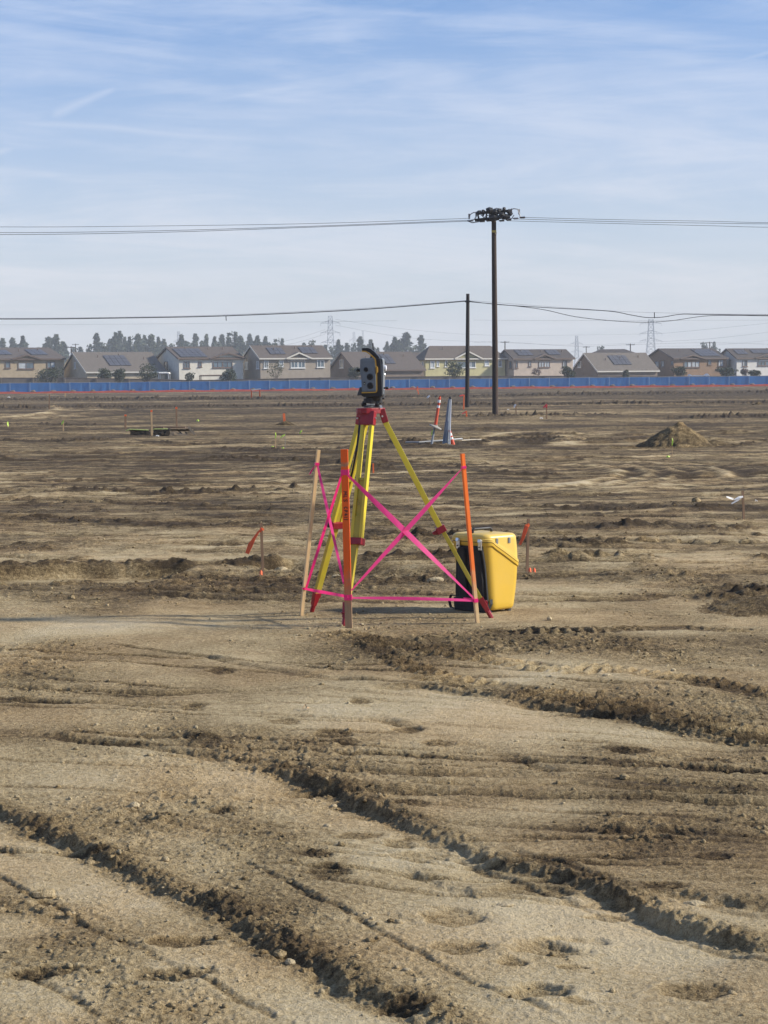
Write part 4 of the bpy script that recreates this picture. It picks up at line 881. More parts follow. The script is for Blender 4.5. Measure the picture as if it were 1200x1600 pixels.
# main utility pole
bp = gp(774, 650); PD = bp.y; GZ = ground_z(bp.x, PD); top = at(771.5, 327, PD); s_ = PD / FPX
UPR = empty('utility_pole', (bp.x, PD, GZ), 'tall dark wooden utility pole with a cluttered crossarm top, right of the shorter bare pole', 'utility pole')
def pu(px, py, dy=0): return at(px, py, PD + dy)
MB().tube([(bp.x, PD, GZ - .5), pu(773.5, 560), pu(772.5, 450), top], [.135, .125, .112, .10], 14).build('pole', M_WOODP, UPR, smooth=True)
M_POR = mat('porcelain_brown', (.07, .045, .04), .25, var=.1); M_PORG = mat('porcelain_grey', (.30, .30, .33), .3, var=.1); M_SWITCH = mat('switch_black', (.018, .017, .018), .6)
Mst = mat('arm_wood_dark', (.035, .028, .025), .85, var=.3)
for dy in (-.20, .20): MB().bar(pu(742, 344, dy), pu(797, 338.5, dy), .12, .10, side=(0, 0, 1)).build('cross_arm', Mst, UPR)
MB().bar(pu(745, 333.5, -.3), pu(797, 329, -.3), .10, .10, side=(0, 0, 1)).build('upper_bar', M_SWITCH, UPR)
for (xa, ya, xb, yb) in ((749, 345, 746, 333), (760, 344, 760, 330), (783, 340, 790, 330), (795, 338, 794, 328), (771, 340, 764, 329)): MB().bar(pu(xa, ya, -.3), pu(xb, yb, -.3), .07, .07).build('riser', M_SWITCH, UPR)
def insul(px, py, dy, L=.32, r=.075, ax=(0, 0, 1), m=None):
    pr = []; 
    for k in range(4): h = L * k / 4; pr += [(r * .45, h), (r, h + L * .08), (r * .45, h + L * .16)]
    MB().lathe([(r * .3, -.05)] + pr + [(r * .3, L)], pu(px, py, dy), ax, 10).build('insulator', m or M_POR, UPR)
for x, y in ((732.5, 345), (744, 344), (750.5, 346), (761.5, 345), (781, 345), (792, 343.5), (803, 341.5), (813.5, 340)): insul(x, y, -.1, .20, .065, (1, 0, .05), M_PORG if x in (732.5, 803) else M_POR)
for x, y in ((744, 338), (755, 337), (765, 336.5), (775, 334), (733, 341), (811, 334), (799, 333)): insul(x, y, -.3, .20, .055)
for i, (x0, y0, x1, y1, r_) in enumerate(((745, 334, 752, 331, .10), (752, 331, 758, 333, .12), (760, 330, 770, 328.5, .15), (770, 331, 779, 333, .13), (776, 331, 783, 330, .12), (780, 334, 789, 338, .14), (786, 327.5, 790, 327, .10), (793, 328, 796, 333, .11), (796, 333, 800, 336, .10), (764, 341, 780, 340, .15), (784, 339.5, 796, 338.5, .13))):
    MB().tube([pu(x0, y0, -.35), pu((x0 + x1) / 2, (y0 + y1) / 2 - .4, -.35), pu(x1, y1, -.35)], [r_ * .8, r_, r_ * .7], 8).build('switch_unit', M_SWITCH, UPR)
for pts in (((733, 341), (735, 335), (740, 332), (746, 332.5)), ((796, 328), (803, 326), (809, 327), (811, 333), (813, 339)), ((768, 328), (776, 325.5), (786, 327)), ((750, 334), (756, 340), (763, 336)), ((776, 336), (786, 342), (796, 338)), ((744, 338), (741, 343), (733, 345)), ((803, 336), (800, 341), (792, 343)), ((730, 345), (738, 348), (750, 346))):
    MB().tube([pu(a, b, -.4) for a, b in pts], .022, 5).build('jumper_wire', M_WIRE, UPR)
MB().box(pu(772, 361.5, -.15), (.18, .03, .09)).build('tag_plate', mat('tag_yellow', (.42, .32, .07), .5), UPR); MB().box(pu(774.6, 364, -.14), (.07, .03, .12)).build('tag_plate', mat('tag_tan', (.45, .33, .2), .5), UPR)
b2 = gp(730, 637); D2 = b2.y; G2 = ground_z(b2.x, D2); r2 = empty('utility_pole', (b2.x, D2, G2), 'shorter bare dark pole without crossarms, left of the tall utility pole', 'utility pole')
MB().tube([(b2.x, D2, G2 - .4), at(731, 459, D2)], [.14, .10], 12).build('pole', M_WOODPD, r2, smooth=True)
MB().box(at(730.6, 471, D2 - .14), (.30, .12, .10)).build('cable_clamp', M_SWITCH, r2); MB().box(at(731.5, 500, D2 - .13), (.05, .05, .1)).build('pole_step', M_SWITCH, r2)
G1 = 'lines on the tall utility pole'
wire('uppermost of the lines running left from the tall pole', [(-600, 340, PD), (-300, 350, PD), (0, 354.5, PD), (250, 353, PD), (500, 349, PD), (735, 341, PD)], .012, grp=G1)
wire('middle of the lines running left from the tall pole', [(-600, 350, PD), (-300, 360, PD), (0, 363.5, PD), (250, 360.5, PD), (500, 353, PD), (735, 344, PD)], .014, grp=G1)
wire('lowest of the lines running left from the tall pole', [(-600, 353, PD), (-300, 363, PD), (0, 366.5, PD), (250, 363, PD), (500, 354.5, PD), (735, 345.5, PD)], .014, grp=G1)
wire('uppermost of the lines running right from the tall pole', [(812, 339.5, PD), (950, 343, PD), (1100, 345.5, PD), (1280, 348.5, PD), (1800, 346, PD)], .012, grp=G1)
wire('middle of the lines running right from the tall pole', [(803, 342, PD), (950, 346, PD), (1100, 348.5, PD), (1280, 350, PD), (1800, 348, PD)], .013, grp=G1)
wire('lowest of the lines running right from the tall pole', [(792, 345, PD), (950, 349, PD), (1100, 352.5, PD), (1280, 355.5, PD), (1800, 352, PD)], .012, grp=G1)
G3 = 'cables on the shorter pole'
wire('thick black cable running left from the shorter pole', [(-600, 486, D2), (-300, 496, D2), (0, 498.5, D2), (180, 497, D2), (353, 493.5, D2), (560, 484, D2), (729, 470.5, D2)], .034, M_CABLE, G3)
wire('thin steel line riding on the cable left of the shorter pole', [(-600, 485, D2), (-300, 495, D2), (0, 497.3, D2), (180, 495.8, D2), (353, 492, D2), (560, 482.3, D2), (729, 469.5, D2)], .012, M_WIRE, G3)
wire('upper cable from the shorter pole that dips and rejoins before the right edge', [(732, 470.5, D2), (780, 476, D2), (860, 481, D2), (950, 486, D2), (985, 492, D2), (1010, 496, D2), (1035, 495.5, D2), (1065, 491, D2), (1110, 491.5, D2), (1280, 492, D2), (1800, 486, D2)], .026, M_CABLE, G3)
wire('lower slack cable from the shorter pole sagging below its neighbour', [(732, 471.5, D2), (800, 477.5, D2), (850, 484, D2), (900, 495, D2), (960, 501.5, D2), (1010, 503.5, D2), (1050, 501, D2), (1100, 494, D2), (1150, 492.8, D2), (1280, 493.5, D2), (1800, 488, D2)], .022, M_CABLE, G3)
wire('thin straight messenger line above the sagging cables on the right', [(732, 469.5, D2), (900, 482, D2), (1023, 488.5, D2), (1280, 491, D2), (1800, 484, D2)], .008, M_WIRE, G3)
wire('short hanging cable end under the left cable', [(353, 493, D2), (353.5, 501, D2)], .03, M_CABLE, None, 'cable_drop'); wire('short cable drop above the dip of the right cables', [(1022.5, 488, D2), (1022.5, 497, D2)], .03, M_CABLE, None, 'cable_drop')

# ================================================================ tripod
M_YEL = mat('tripod_yellow', (.44, .355, .030), .5, var=.08, scale=12, dirt=.35, dirtc=(.30, .26, .12), bump=.0004, bscale=120)
M_YELR = mat('tripod_yellow_rail', (.64, .52, .035), .42, var=.06, scale=12, dirt=.2, dirtc=(.36, .31, .14))
M_RED = mat('casting_red', (.27, .008, .018), .42, var=.12, scale=30, dirt=.22, dirtc=(.22, .12, .09), bump=.0006, bscale=90)
M_BLK = mat('black_plastic', (.014, .014, .016), .45, var=.2, scale=40); M_CHR = mat('worn_chrome', (.62, .62, .62), .28, metal=.9, var=.1)
YT = 12.75; PM = YT / FPX
TF = [on_ground(537, 977), on_ground(487, 954), on_ground(768, 964)]
HC = at(577, 646, YT)
tri = empty('survey_tripod', (HC.x, YT, ground_z(HC.x, YT)), 'yellow surveying tripod with red fittings carrying the survey instrument', 'tripod')
hp = MB(); pl = []
for k in range(18):
    a = 2 * math.pi * k / 18; rr = .092 * (1 + .10 * math.cos(3 * (a - math.atan2(TF[0].y - HC.y, TF[0].x - HC.x)))); pl.append((rr * math.cos(a), rr * math.sin(a)))
hp.prism(pl, (HC.x, YT, HC.z), (1, 0, 0), (0, 1, 0), UP, 0, .0345); hp.build('head_plate', M_RED, tri, bevel=.003)
HZ = HC.z
hinge = [at(575.5, 651, YT - .06), at(569, 651, YT + .06), at(596, 648, YT)]
clampp = [at(557, 846, (YT + TF[0].y) / 2 + .02), at(525, 819, (YT + TF[1].y) / 2), at(689, 827, (YT + TF[2].y) / 2)]
for i, (cx_, cy_) in enumerate(((557, 846), (525, 819), (689, 827))):
    c_ = clampp[i]
    for _ in range(6): k_ = (hinge[i].z - c_.z) / (hinge[i].z - TF[i].z); c_ = at(cx_, cy_, hinge[i].y + (TF[i].y - hinge[i].y) * k_)
    clampp[i] = c_
for i in range(3):
    h, f, c = hinge[i], TF[i], clampp[i]; rad = Vector((f.x - HC.x, f.y - YT, 0)).normalized(); side = rad.cross(UP).normalized(); d1 = (c - h).normalized(); wu = .078 if i != 2 else .075; s = (side - d1 * side.dot(d1)).normalized(); nrm = d1.cross(s)
    # red hinge yoke
    yk = MB(); yk.bar(h + UP * .035, h + d1 * .055, wu + (.024 if i != 1 else .010), .040, side=s, w2=wu + (.018 if i != 1 else .008)); yk.build('hinge_bracket', M_RED, tri, bevel=.004)
    MB().tube([h + s * (wu / 2 + .016) + d1 * .01, h - s * (wu / 2 + .016) + d1 * .01], .006, 8).build('hinge_bolt', M_CHR, tri)
    leg = empty('leg', h, None, None); leg.parent = tri; leg.location = h - tri.location
    for q in (-1, 1): MB().bar(h + d1 * .045 + s * q * (wu / 2 - .009), c + s * q * (wu / 2 - .009), .020, .034, side=s).build('rail', M_YELR, leg, bevel=.002)
    st = h + (c - h) * (.50 if i == 0 else .58 if i == 1 else .55); MB().bar(st, c, wu - .042, .012, side=s).build('panel', M_YEL, leg)
    MB().bar(st - d1 * .004, st + d1 * .012, wu - .044, .030, side=s).build('cross_piece', M_YEL, leg)
    d2 = (f - c).normalized(); s2 = (side - d2 * side.dot(d2)).normalized(); n2 = d2.cross(s2); ft = f - d2 * .135
    wl = .052 if i != 0 else .046
    MB().bar(c - d1 * .16, ft, wl, .026, side=s2, w2=wl * .80).build('lower_shaft', M_YEL, leg, bevel=.002)
    MB().bar(c - d1 * .022, c + d1 * .022, wu + .014, .060, side=s).build('clamp', M_RED, leg, bevel=.004)
    kd = s if i == 0 else (nrm if nrm.dot(rad) < 0 else -nrm) if i == 2 else -s
    if i == 2:
        MB().prism([(-.018, -.012), (.03, -.022), (.058, -.008), (.062, .008), (.02, .012), (-.01, .02)], c, kd, -d1, s, -.014, .014).build('clamp_lever', M_RED, leg, bevel=.002)
    else:
        MB().tube([c + kd * .04, c + kd * .062], [.008, .007], 8).build('clamp_screw', M_CHR, leg)
        MB().bar(c + kd * .058 - d1 * .014, c + kd * .058 + d1 * .018, .014, .012, side=s).build('clamp_lever', M_RED if i == 0 else M_BLK, leg, bevel=.002)
    MB().bar(ft - d2 * .012, ft + d2 * .085, wl * .80 + .010, .036, side=s2, w2=.028, t2=.030).build('foot_socket', M_RED, leg, bevel=.003)
    MB().tube([ft + d2 * .08, ft + d2 * .125, f + d2 * .012], [.0155, .0145, .010], 8).build('point', M_RED, leg)
    ko = s2 if i == 1 else (-s2 if i == 0 else rad)
    bse = ft + d2 * (.062 if i == 0 else .02)
    if i == 0: MB().lathe([(.028, 0), (.032, .003), (.030, .008), (.012, .010)], bse, -d2, 14).build('kick_plate', M_RED, leg, smooth=True)
    else: MB().prism([(.0, 0), (.030, -.016), (.034, -.006), (.018, .026), (0, .03)], bse, ko, d2, d2.cross(ko), -.012, .012).build('kick_plate', M_RED, leg, bevel=.002)
# black carrying strap
MB().ribbon([at(563, 655, YT + .02), at(559, 690, YT - .02), at(557, 705, YT - .05), at(551, 735, YT - .03), at(548, 747, YT)], .014, (.9, -.2, .3), .004).build('carry_strap', M_BLK, tri)
MB().box(at(543, 776, YT + .1), (.02, .02, .03)).build('strap_buckle', M_BLK, tri)
# pen squiggle on the front leg's board
M_INK2 = mat('faded_marker', (.22, .10, .04), .7)
bd = (clampp[0] - hinge[0]).normalized(); bs = Vector((1, 0, 0)); p0 = at(560, 786, (hinge[0] + (clampp[0] - hinge[0]) * .69).y - .020)
MB().tube([p0 + Vector((-.008, 0, .022)), p0 + Vector((.003, 0, .026)), p0 + Vector((.004, 0, .014)), p0 + Vector((-.006, 0, .008)), p0 + Vector((.006, 0, .004)), p0 + Vector((.007, 0, -.008)), p0 + Vector((-.004, 0, -.012))], .0012, 4).build('marker_scrawl', M_INK2, tri)

# ================================================================ instrument
IO = at(577, 637.5, YT); K = PM / 10; yaw = R(5)
IU = Vector((math.cos(yaw), -math.sin(yaw), 0)); IW = Vector((math.sin(yaw), math.cos(yaw), 0))     # IW points away from the camera
def ip(a, b, w=0.0): return IO + IU * ((a - 370) * K) + UP * ((1175 - b) * K) + IW * w
M_GREY = mat('instrument_grey', (.15, .175, .195), .5, var=.06, scale=60, dirt=.12, dirtc=(.2, .19, .17)); M_GREYL = mat('instrument_light_grey', (.17, .185, .20), .4, var=.05)
M_GREYD = mat('instrument_dark_grey', (.055, .060, .068), .5, var=.06); M_STR = mat('instrument_amber', (.50, .28, .035), .45, var=.05); M_LENS = mat('lens_glass', (.010, .011, .014), .35, spec=.3)
ins = empty('survey_instrument', ip(400, 1175), 'grey and black robotic survey instrument with amber stripe on top of the yellow tripod', 'survey instrument')
def poly(P): return [((a - 370) * K, (1175 - b) * K) for a, b in P]
def ipr(name, P, m, w0, w1, bev=.002, par=None): return MB().prism(poly(P), IO, IU, UP, IW, w0, w1).build(name, m, par or ins, bevel=bev)
ipr('yoke_arm', [(490, 400), (560, 405), (572, 500), (580, 700), (592, 900), (592, 985), (575, 1000), (300, 1000), (272, 985), (268, 925), (480, 925), (500, 900), (500, 640)], M_BLK, -.078, .075, .004)
ipr('handle', [(282, 243), (375, 243), (410, 255), (470, 300), (545, 382), (566, 440), (566, 520), (500, 520), (488, 418), (436, 352), (392, 312), (352, 296), (282, 290)], M_BLK, -.070, .015, .003)
bd_ = ipr('body', [(250, 590), (255, 430), (268, 410), (300, 402), (470, 393), (490, 412), (502, 900), (495, 922), (278, 925), (268, 700), (250, 640)], M_GREY, -.086, .070, .004)
ipr('front_panel', [(288, 520), (290, 450), (300, 438), (320, 432), (474, 430), (482, 440), (492, 890), (486, 905), (290, 908), (286, 700)], M_GREY, -.089, -.080, .0015, bd_)
ipr('side_cover', [(560, 402), (585, 402), (600, 420), (612, 560), (608, 700), (604, 860), (603, 960), (585, 975), (578, 900), (566, 600)], M_GREYL, -.060, .070, .004)
ipr('side_slot', [(578, 420), (596, 425), (600, 490), (588, 490)], M_BLK, -.0615, -.055, .0)
ipr('display_unit', [(238, 850), (285, 846), (300, 975), (197, 980), (200, 955)], M_GREYD, -.060, .060, .003)
sp_ = [(283, 294), (348, 299), (392, 328), (434, 362), (476, 402), (489, 420), (503, 540), (508, 640), (510, 890), (505, 915), (492, 928), (470, 931), (274, 934)]
MB().ribbon([ip(a, b, -.090) for a, b in sp_], .0072, [Vector((IU.x * n_[0], IU.y * n_[0], n_[1])) for n_ in [(0, 1), (.1, 1), (.6, .75), (.7, .7), (.75, .65), (.95, .2), (1, .05), (1, 0), (1, 0), (.9, -.4), (.5, -.8), (0, -1), (0, -1)]], .004).build('amber_stripe', M_STR, ins)
ipr('amber_grip', [(500, 532), (515, 530), (528, 545), (530, 615), (518, 634), (503, 634)], M_STR, -.094, -.076, .001)
for (a, b, r) in ((346, 577, 36), (407, 690, 50), (411, 826, 50)):
    lo = MB().lathe([(r * K, 0), (r * K, .004), (r * K * .86, .006), (r * K * .80, .003)], ip(a, b, -.0885), -IW, 28).build('port_ring', M_BLK, ins, smooth=True)
    MB().lathe([(r * K * .78, 0), (r * K * .5, .0012), (r * K * .1, .0015)], ip(a, b, -.0905), -IW, 24).build('port_cap', M_LENS, lo, smooth=True)
ipr('sight_lens', [(308, 770), (332, 766), (334, 812), (312, 815)], M_BLK, -.0925, -.088, .001)
MB().lathe([(.0030, 0), (.0026, .002), (.0008, .0028)], ip(320, 795, -.0925), -IW, 10).build('guide_light', mat('guide_lens', (.75, .85, .70), .2), ins, smooth=True)
MB().lathe([(.010, 0), (.010, .012), (.0085, .016), (.0115, .018), (.0115, .024), (.009, .027)], ip(248, 582, -.02), -IU, 18).build('eyepiece', M_BLK, ins, smooth=True)
MB().lathe([(.0175, 0), (.0185, .004), (.0185, .014), (.012, .017)], ip(608, 556, -.01), IU, 24).build('side_knob', mat('knob_white', (.72, .74, .80), .35), ins, smooth=True)
MB().tube([ip(625, 598, -.012), ip(618, 640, -.012), ip(628, 660, -.012), ip(624, 695, -.012)], .0025, 6).build('hook', M_CHR, ins)
MB().lathe([(.006, 0), (.0055, .014), (.0085, .016), (.0085, .028), (.006, .031)], ip(604, 866, -.03), IU, 14).build('tangent_knob', M_BLK, ins, smooth=True)
MB().tube([ip(612, 900, -.035), ip(618, 940, -.035), ip(606, 985, -.035), ip(590, 1020, -.035)], .003, 6).build('side_cable', M_GREYL, ins)
MB().tube([ip(436, 275, .02), ip(433, 160, .02)], [.0042, .0028], 8).build('antenna', M_BLK, ins)
MB().box(ip(425, 376, -.01), (.020, .03, .012)).build('sight', M_BLK, ins)
ipr('sight_housing', [(400, 380), (440, 372), (470, 398), (395, 398)], M_BLK, -.04, .03, .001)
MB().lathe([(.046, -.012), (.052, .004), (.052, .019)], ip(440, 1040), UP, 24).build('rotation_base', M_BLK, ins, smooth=True)
tb = MB().prism([(.058 * math.cos(a) * (1 + .16 * math.cos(3 * a)), .058 * math.sin(a) * (1 + .16 * math.cos(3 * a))) for a in [2 * math.pi * k / 24 for k in range(24)]], ip(410, 1098), IU, IW, UP, 0, .030).build('tribrach_top', M_BLK, ins, bevel=.002)
MB().prism([(.058 * math.cos(a) * (1 + .2 * math.cos(3 * a)), .058 * math.sin(a) * (1 + .2 * math.cos(3 * a))) for a in [2 * math.pi * k / 24 for k in range(24)]], ip(410, 1166), IU, IW, UP, 0, .012).build('tribrach_plate', M_GREYD, ins, bevel=.001)
for a, w in ((290, -.03), (500, -.03), (400, .05)):
    MB().lathe([(.012, -.004), (.015, .003), (.015, .014), (.009, .018), (.007, .030)], ip(a, 1140, w), UP, 16).build('foot_screw', M_BLK, ins, smooth=True)
for (a, b, c, d) in ((255, 1108, 335, 1108), (475, 1108, 560, 1108)): MB().tube([ip(a, b, -.03), ip(c, d, -.03)], .004, 8).build('lock_lever', M_BLK, ins)
MB().bar(ip(338, 1090, -.045), ip(345, 1115, -.045), .004, .004).build('level_bracket', M_CHR, ins); MB().bar(ip(345, 1116, -.045), ip(470, 1116, -.045), .005, .005).build('spring_plate', M_CHR, ins)
MB().bar(ip(555, 1130, -.05), ip(575, 1175, -.05), .010, .006).build('clip', M_CHR, ins); MB().lathe([(.007, 0), (.007, .012), (.004, .014)], ip(582, 1026, -.03), IU, 12).build('clamp_knob', M_BLK, ins)

# ================================================================ laths round the tripod
def lathmat(name, wood, paint, z0, z1, gap=None, worn=.25):
    m = bpy.data.materials.new(name); m.use_nodes = True; t = m.node_tree; b = t.nodes['Principled BSDF']; b.inputs['Roughness'].default_value = .75
    tcn = N(t, 'ShaderNodeTexCoord'); mp = N(t, 'ShaderNodeMapping'); mp.inputs['Scale'].default_value = (1, 1, .06); t.links.new(tcn.outputs['Object'], mp.inputs[0])
    g = N(t, 'ShaderNodeTexNoise', i_Scale=160, i_Detail=6.0); t.links.new(mp.outputs[0], g.inputs['Vector']); n = N(t, 'ShaderNodeTexNoise', i_Scale=22, i_Detail=6.0); t.links.new(tcn.outputs['Object'], n.inputs['Vector'])
    wc = MixC(t, Ramp(t, g.outputs[0], [(.3, 0.), (.7, 1.)]), tuple(x * .72 for x in wood), wood)
    if paint:
        s = N(t, 'ShaderNodeSeparateXYZ'); t.links.new(tcn.outputs['Object'], s.inputs[0])
        zz = Mth(t, 'ADD', s.outputs[2], Mth(t, 'MULTIPLY', Mth(t, 'SUBTRACT', n.outputs[0], .5), .30)); k = Sm(t, zz, z0, z1)
        if gap:
            gn = Mth(t, 'ADD', s.outputs[2], Mth(t, 'MULTIPLY', Mth(t, 'SUBTRACT', n.outputs[0], .5), .05)); gg = Mth(t, 'SUBTRACT', 1.0, Mth(t, 'DIVIDE', Mth(t, 'ABSOLUTE', Mth(t, 'SUBTRACT', gn, gap)), .020), clamp=True)
            k = Mth(t, 'MULTIPLY', k, Mth(t, 'SUBTRACT', 1.0, Mth(t, 'MULTIPLY', gg, .9)))
        k = Mth(t, 'MULTIPLY', k, Mth(t, 'SUBTRACT', 1.0, Mth(t, 'MULTIPLY', Ramp(t, g.outputs[0], [(.55, 0.), (.8, 1.)]), worn)))
        wc = MixC(t, k, wc, paint)
    t.links.new(wc, b.inputs['Base Color']); bp_ = N(t, 'ShaderNodeBump'); bp_.inputs['Distance'].default_value = .0006; t.links.new(g.outputs[0], bp_.inputs['Height']); t.links.new(bp_.outputs[0], b.inputs['Normal'])
    return m
WOODC = (.56, .40, .23)
ORP = (.95, .13, .012)
def lath(label, base, topx, side, w, t, m, lean=0.0, paint=None):
    b = on_ground(*base); tp = at(topx[0], topx[1], b.y + lean); d = (tp - b).normalized(); e = b - d * .06
    r = empty('wooden_lath', b, label, 'lath'); MB().bar(e, tp, w, t, side=side).build('stake', m, r, bevel=.0008); return r, b, tp
LF, LFb, LFt = lath('wide bright orange lath with handwritten black lettering in front of the tripod', (545, 980), (538, 702), (1, -.16, 0), .044, .012, lathmat('lath_orange', (.42, .27, .15), (.95, .13, .010), .10, .42, gap=1.01, worn=.2))
LL, LLb, LLt = lath('bare pale wooden lath with pink tape at the left of the tripod', (471, 960), (497.5, 703), (-.27, .963, 0), .032, .021, lathmat('lath_bare', (.82, .56, .28), None, 0, 1))
LR, LRb, LRt = lath('narrow orange-painted lath leaning in front of the yellow case', (746, 973), (722.5, 709), (-.27, .963, 0), .032, .021, lathmat('lath_orange_pale', (.82, .56, .28), (1.0, .19, .02), .14, .42, worn=.15))
# handwriting M L S  CP 411 running down the orange lath
GLY = {'M': [[(0, 0), (.1, 1), (.45, .3), (.8, 1), (.95, 0)]], 'L': [[(.1, 1), (.05, 0), (.7, .05)]], 'S': [[(.8, .9), (.4, 1), (.1, .75), (.35, .5), (.7, .35), (.6, .05), (.05, .05)]], 'C': [[(.8, .85), (.4, 1), (.05, .5), (.35, .02), (.8, .15)]], 'P': [[(.1, 0), (.15, 1), (.7, .9), (.65, .5), (.1, .45)]], '4': [[(.45, 1), (.05, .4), (.85, .4)], [(.6, .9), (.6, 0)]], '1': [[(.35, 1), (.3, 0)]]}
ld = (LFt - LFb).normalized(); sd = (Vector((1, -.16, 0)) - ld * ld.dot(Vector((1, -.16, 0)))).normalized(); fn = ld.cross(sd); fn = fn if fn.y < 0 else -fn
M_INK = mat('black_marker', (.02, .015, .015), .6)
cur = 0.0; tx = MB(); start = at(540.5, 768, LFb.y); start = LFb + ld * (start - LFb).dot(ld)
for ch in 'MLS CP411':
    if ch == ' ': cur += .022; continue
    wch = {'1': .009, 'M': .021, 'S': .019}.get(ch, .015)
    for stq in GLY[ch]:
        P = [start - ld * (cur + x * wch) + sd * (-.010 + y * .021) + fn * .0068 for x, y in stq]
        for a, b in zip(P[:-1], P[1:]): tx.bar(a, b + (b - a).normalized() * .001, .0040, .0012, side=fn.cross((b - a).normalized()))
    cur += wch + .0055
tx.build('lettering', M_INK, LF, recalc=False)

# pink flagging tape strung between the laths
def tapemat():
    m = mat('pink_tape', (1.0, .13, .45), .4, var=.05, scale=18, trans=.6); return m
M_PINK = tapemat(); M_PINKD = mat('pink_tape_doubled', (.95, .02, .20), .4, var=.08)
def onl(b, t, y):    # point on a lath's front at photo row y
    lo, hi = 0.0, 1.0; f = (b.z - 0); zs = [(b + (t - b) * k) for k in (0, 1)]
    def row(p):
        q = CM3.inverted() @ (p - Vector((0, 0, CAMZ))); return 800 + FPX * q.y / q.z * 1.0 if False else 800 - FPX * (q.y / -q.z)
    for _ in range(30):
        m_ = (lo + hi) / 2; r_ = row(b + (t - b) * m_)
        if r_ > y: lo = m_
        else: hi = m_
    return b + (t - b) * lo
def tape(label, A, B, wa, wm, wb, sag=.0, dy=-.015, n=13, wf=None, tilt=.30):
    A = A + Vector((0, dy, 0)); B = B + Vector((0, dy, 0)); pts = []; ws = []; d = (B - A).normalized(); nv = d.cross(Vector((0, 1, 0))).normalized(); nv = nv if nv.z > 0 else -nv; ns = []
    for i in range(n):
        f = i / (n - 1); pts.append(A + (B - A) * f - UP * sag * 4 * f * (1 - f)); k = math.sin(math.pi * f) if wf is None else wf(f)
        ws.append((wa * (1 - f) + wb * f) * (1 - k) + wm * k); ns.append((nv + Vector((0, tilt + .35 * math.sin(5 * f + wa * 900), 0))).normalized())
    o = MB().ribbon(pts, ws, ns, .0006).build('flagging_tape', M_PINK, loc=A); return tag(o, label, 'flagging tape', 'pink tapes strung between the laths')
def wrap(lt, y, w, t_, h, side, parent, tails=()):
    p = onl(lt[0], lt[1], y); d = (lt[1] - lt[0]).normalized(); MB().bar(p - d * h / 2, p + d * h / 2, w + .005, t_ + .005, side=side).build('tape_wrap', M_PINKD, parent)
    return p
F_, L_, R_ = (LFb, LFt), (LLb, LLt), (LRb, LRt)
t1 = tape('pink tape from the top of the bare left lath to the orange lath foot', onl(*L_, 727) + Vector((.004, 0, 0)), onl(*F_, 912) + Vector((-.022, .012, 0)), .012, .020, .016, dy=-.012)
t2 = tape('pink tape from the upper orange front lath to the bare left lath foot', onl(*F_, 741) + Vector((-.018, -.006, 0)), onl(*L_, 919) + Vector((.012, -.002, 0)), .014, .020, .014, dy=-.006)
t3 = tape('low pink tape between the feet of the bare and orange laths left of centre', onl(*L_, 919.5), onl(*F_, 932), .012, .022, .018, dy=-.014)
t4 = tape('pink tape from the upper orange front lath to the right lath foot', onl(*F_, 742) + Vector((.016, 0, 0)), onl(*R_, 937), .012, .036, .012, wf=lambda f: math.sin(math.pi * min(1, f * 1.15)) ** .8 if f < .87 else 0)
t5 = tape('pink tape rising from the orange front lath foot to the right lath top', onl(*F_, 922) + Vector((.022, 0, 0)), onl(*R_, 731) + Vector((-.008, 0, 0)), .012, .034, .005, dy=-.020, tilt=-.75, wf=lambda f: math.sin(math.pi * f ** .8))
t6 = tape('low level pink tape from the orange front lath foot to the right lath foot', onl(*F_, 934) + Vector((.02, 0, 0)), onl(*R_, 938), .010, .020, .018, dy=-.012, sag=-.004)
wrap(F_, 738, .044, .012, .032, (1, -.16, 0), t4); wrap(F_, 933.5, .044, .012, .034, (1, -.16, 0), t3); wrap(L_, 725, .038, .021, .018, (-.17, .985, 0), t1); wrap(L_, 919.5, .038, .021, .010, (-.17, .985, 0), t2)
wrap(R_, 730, .038, .021, .016, (-.2, .98, 0), t5); wrap(R_, 938, .038, .021, .024, (-.2, .98, 0), t6)
p = onl(*L_, 726); MB().ribbon([p + Vector((0, -.015, 0)), p + Vector((-.018, -.018, -.015)), p + Vector((-.034, -.012, -.038)), p + Vector((-.046, -.01, -.062))], [.008, .014, .016, .013], (.8, .3, .35), .0006).build('tape_tail', M_PINK, t1)
p = onl(*L_, 725); MB().ribbon([p + Vector((0, -.016, 0)), p + Vector((.012, -.018, .004)), p + Vector((.016, -.02, .018))], [.01, .014, .010], (.3, 0, 1), .0006).build('tape_tail', M_PINK, t1)
p = onl(*F_, 738); MB().ribbon([p + Vector((.0, -.012, 0)), p + Vector((.018, -.014, .010)), p + Vector((.030, -.012, .022))], [.012, .014, .010], (.3, 0, 1), .0006).build('tape_tail', M_PINKD, t4)
p = onl(*R_, 937); MB().ribbon([p + Vector((0, -.014, 0)), p + Vector((-.03, -.018, .004)), p + Vector((-.075, -.016, .012))], [.018, .016, .010], (.1, 0, 1), .0006).build('tape_tail', M_PINK, t6)

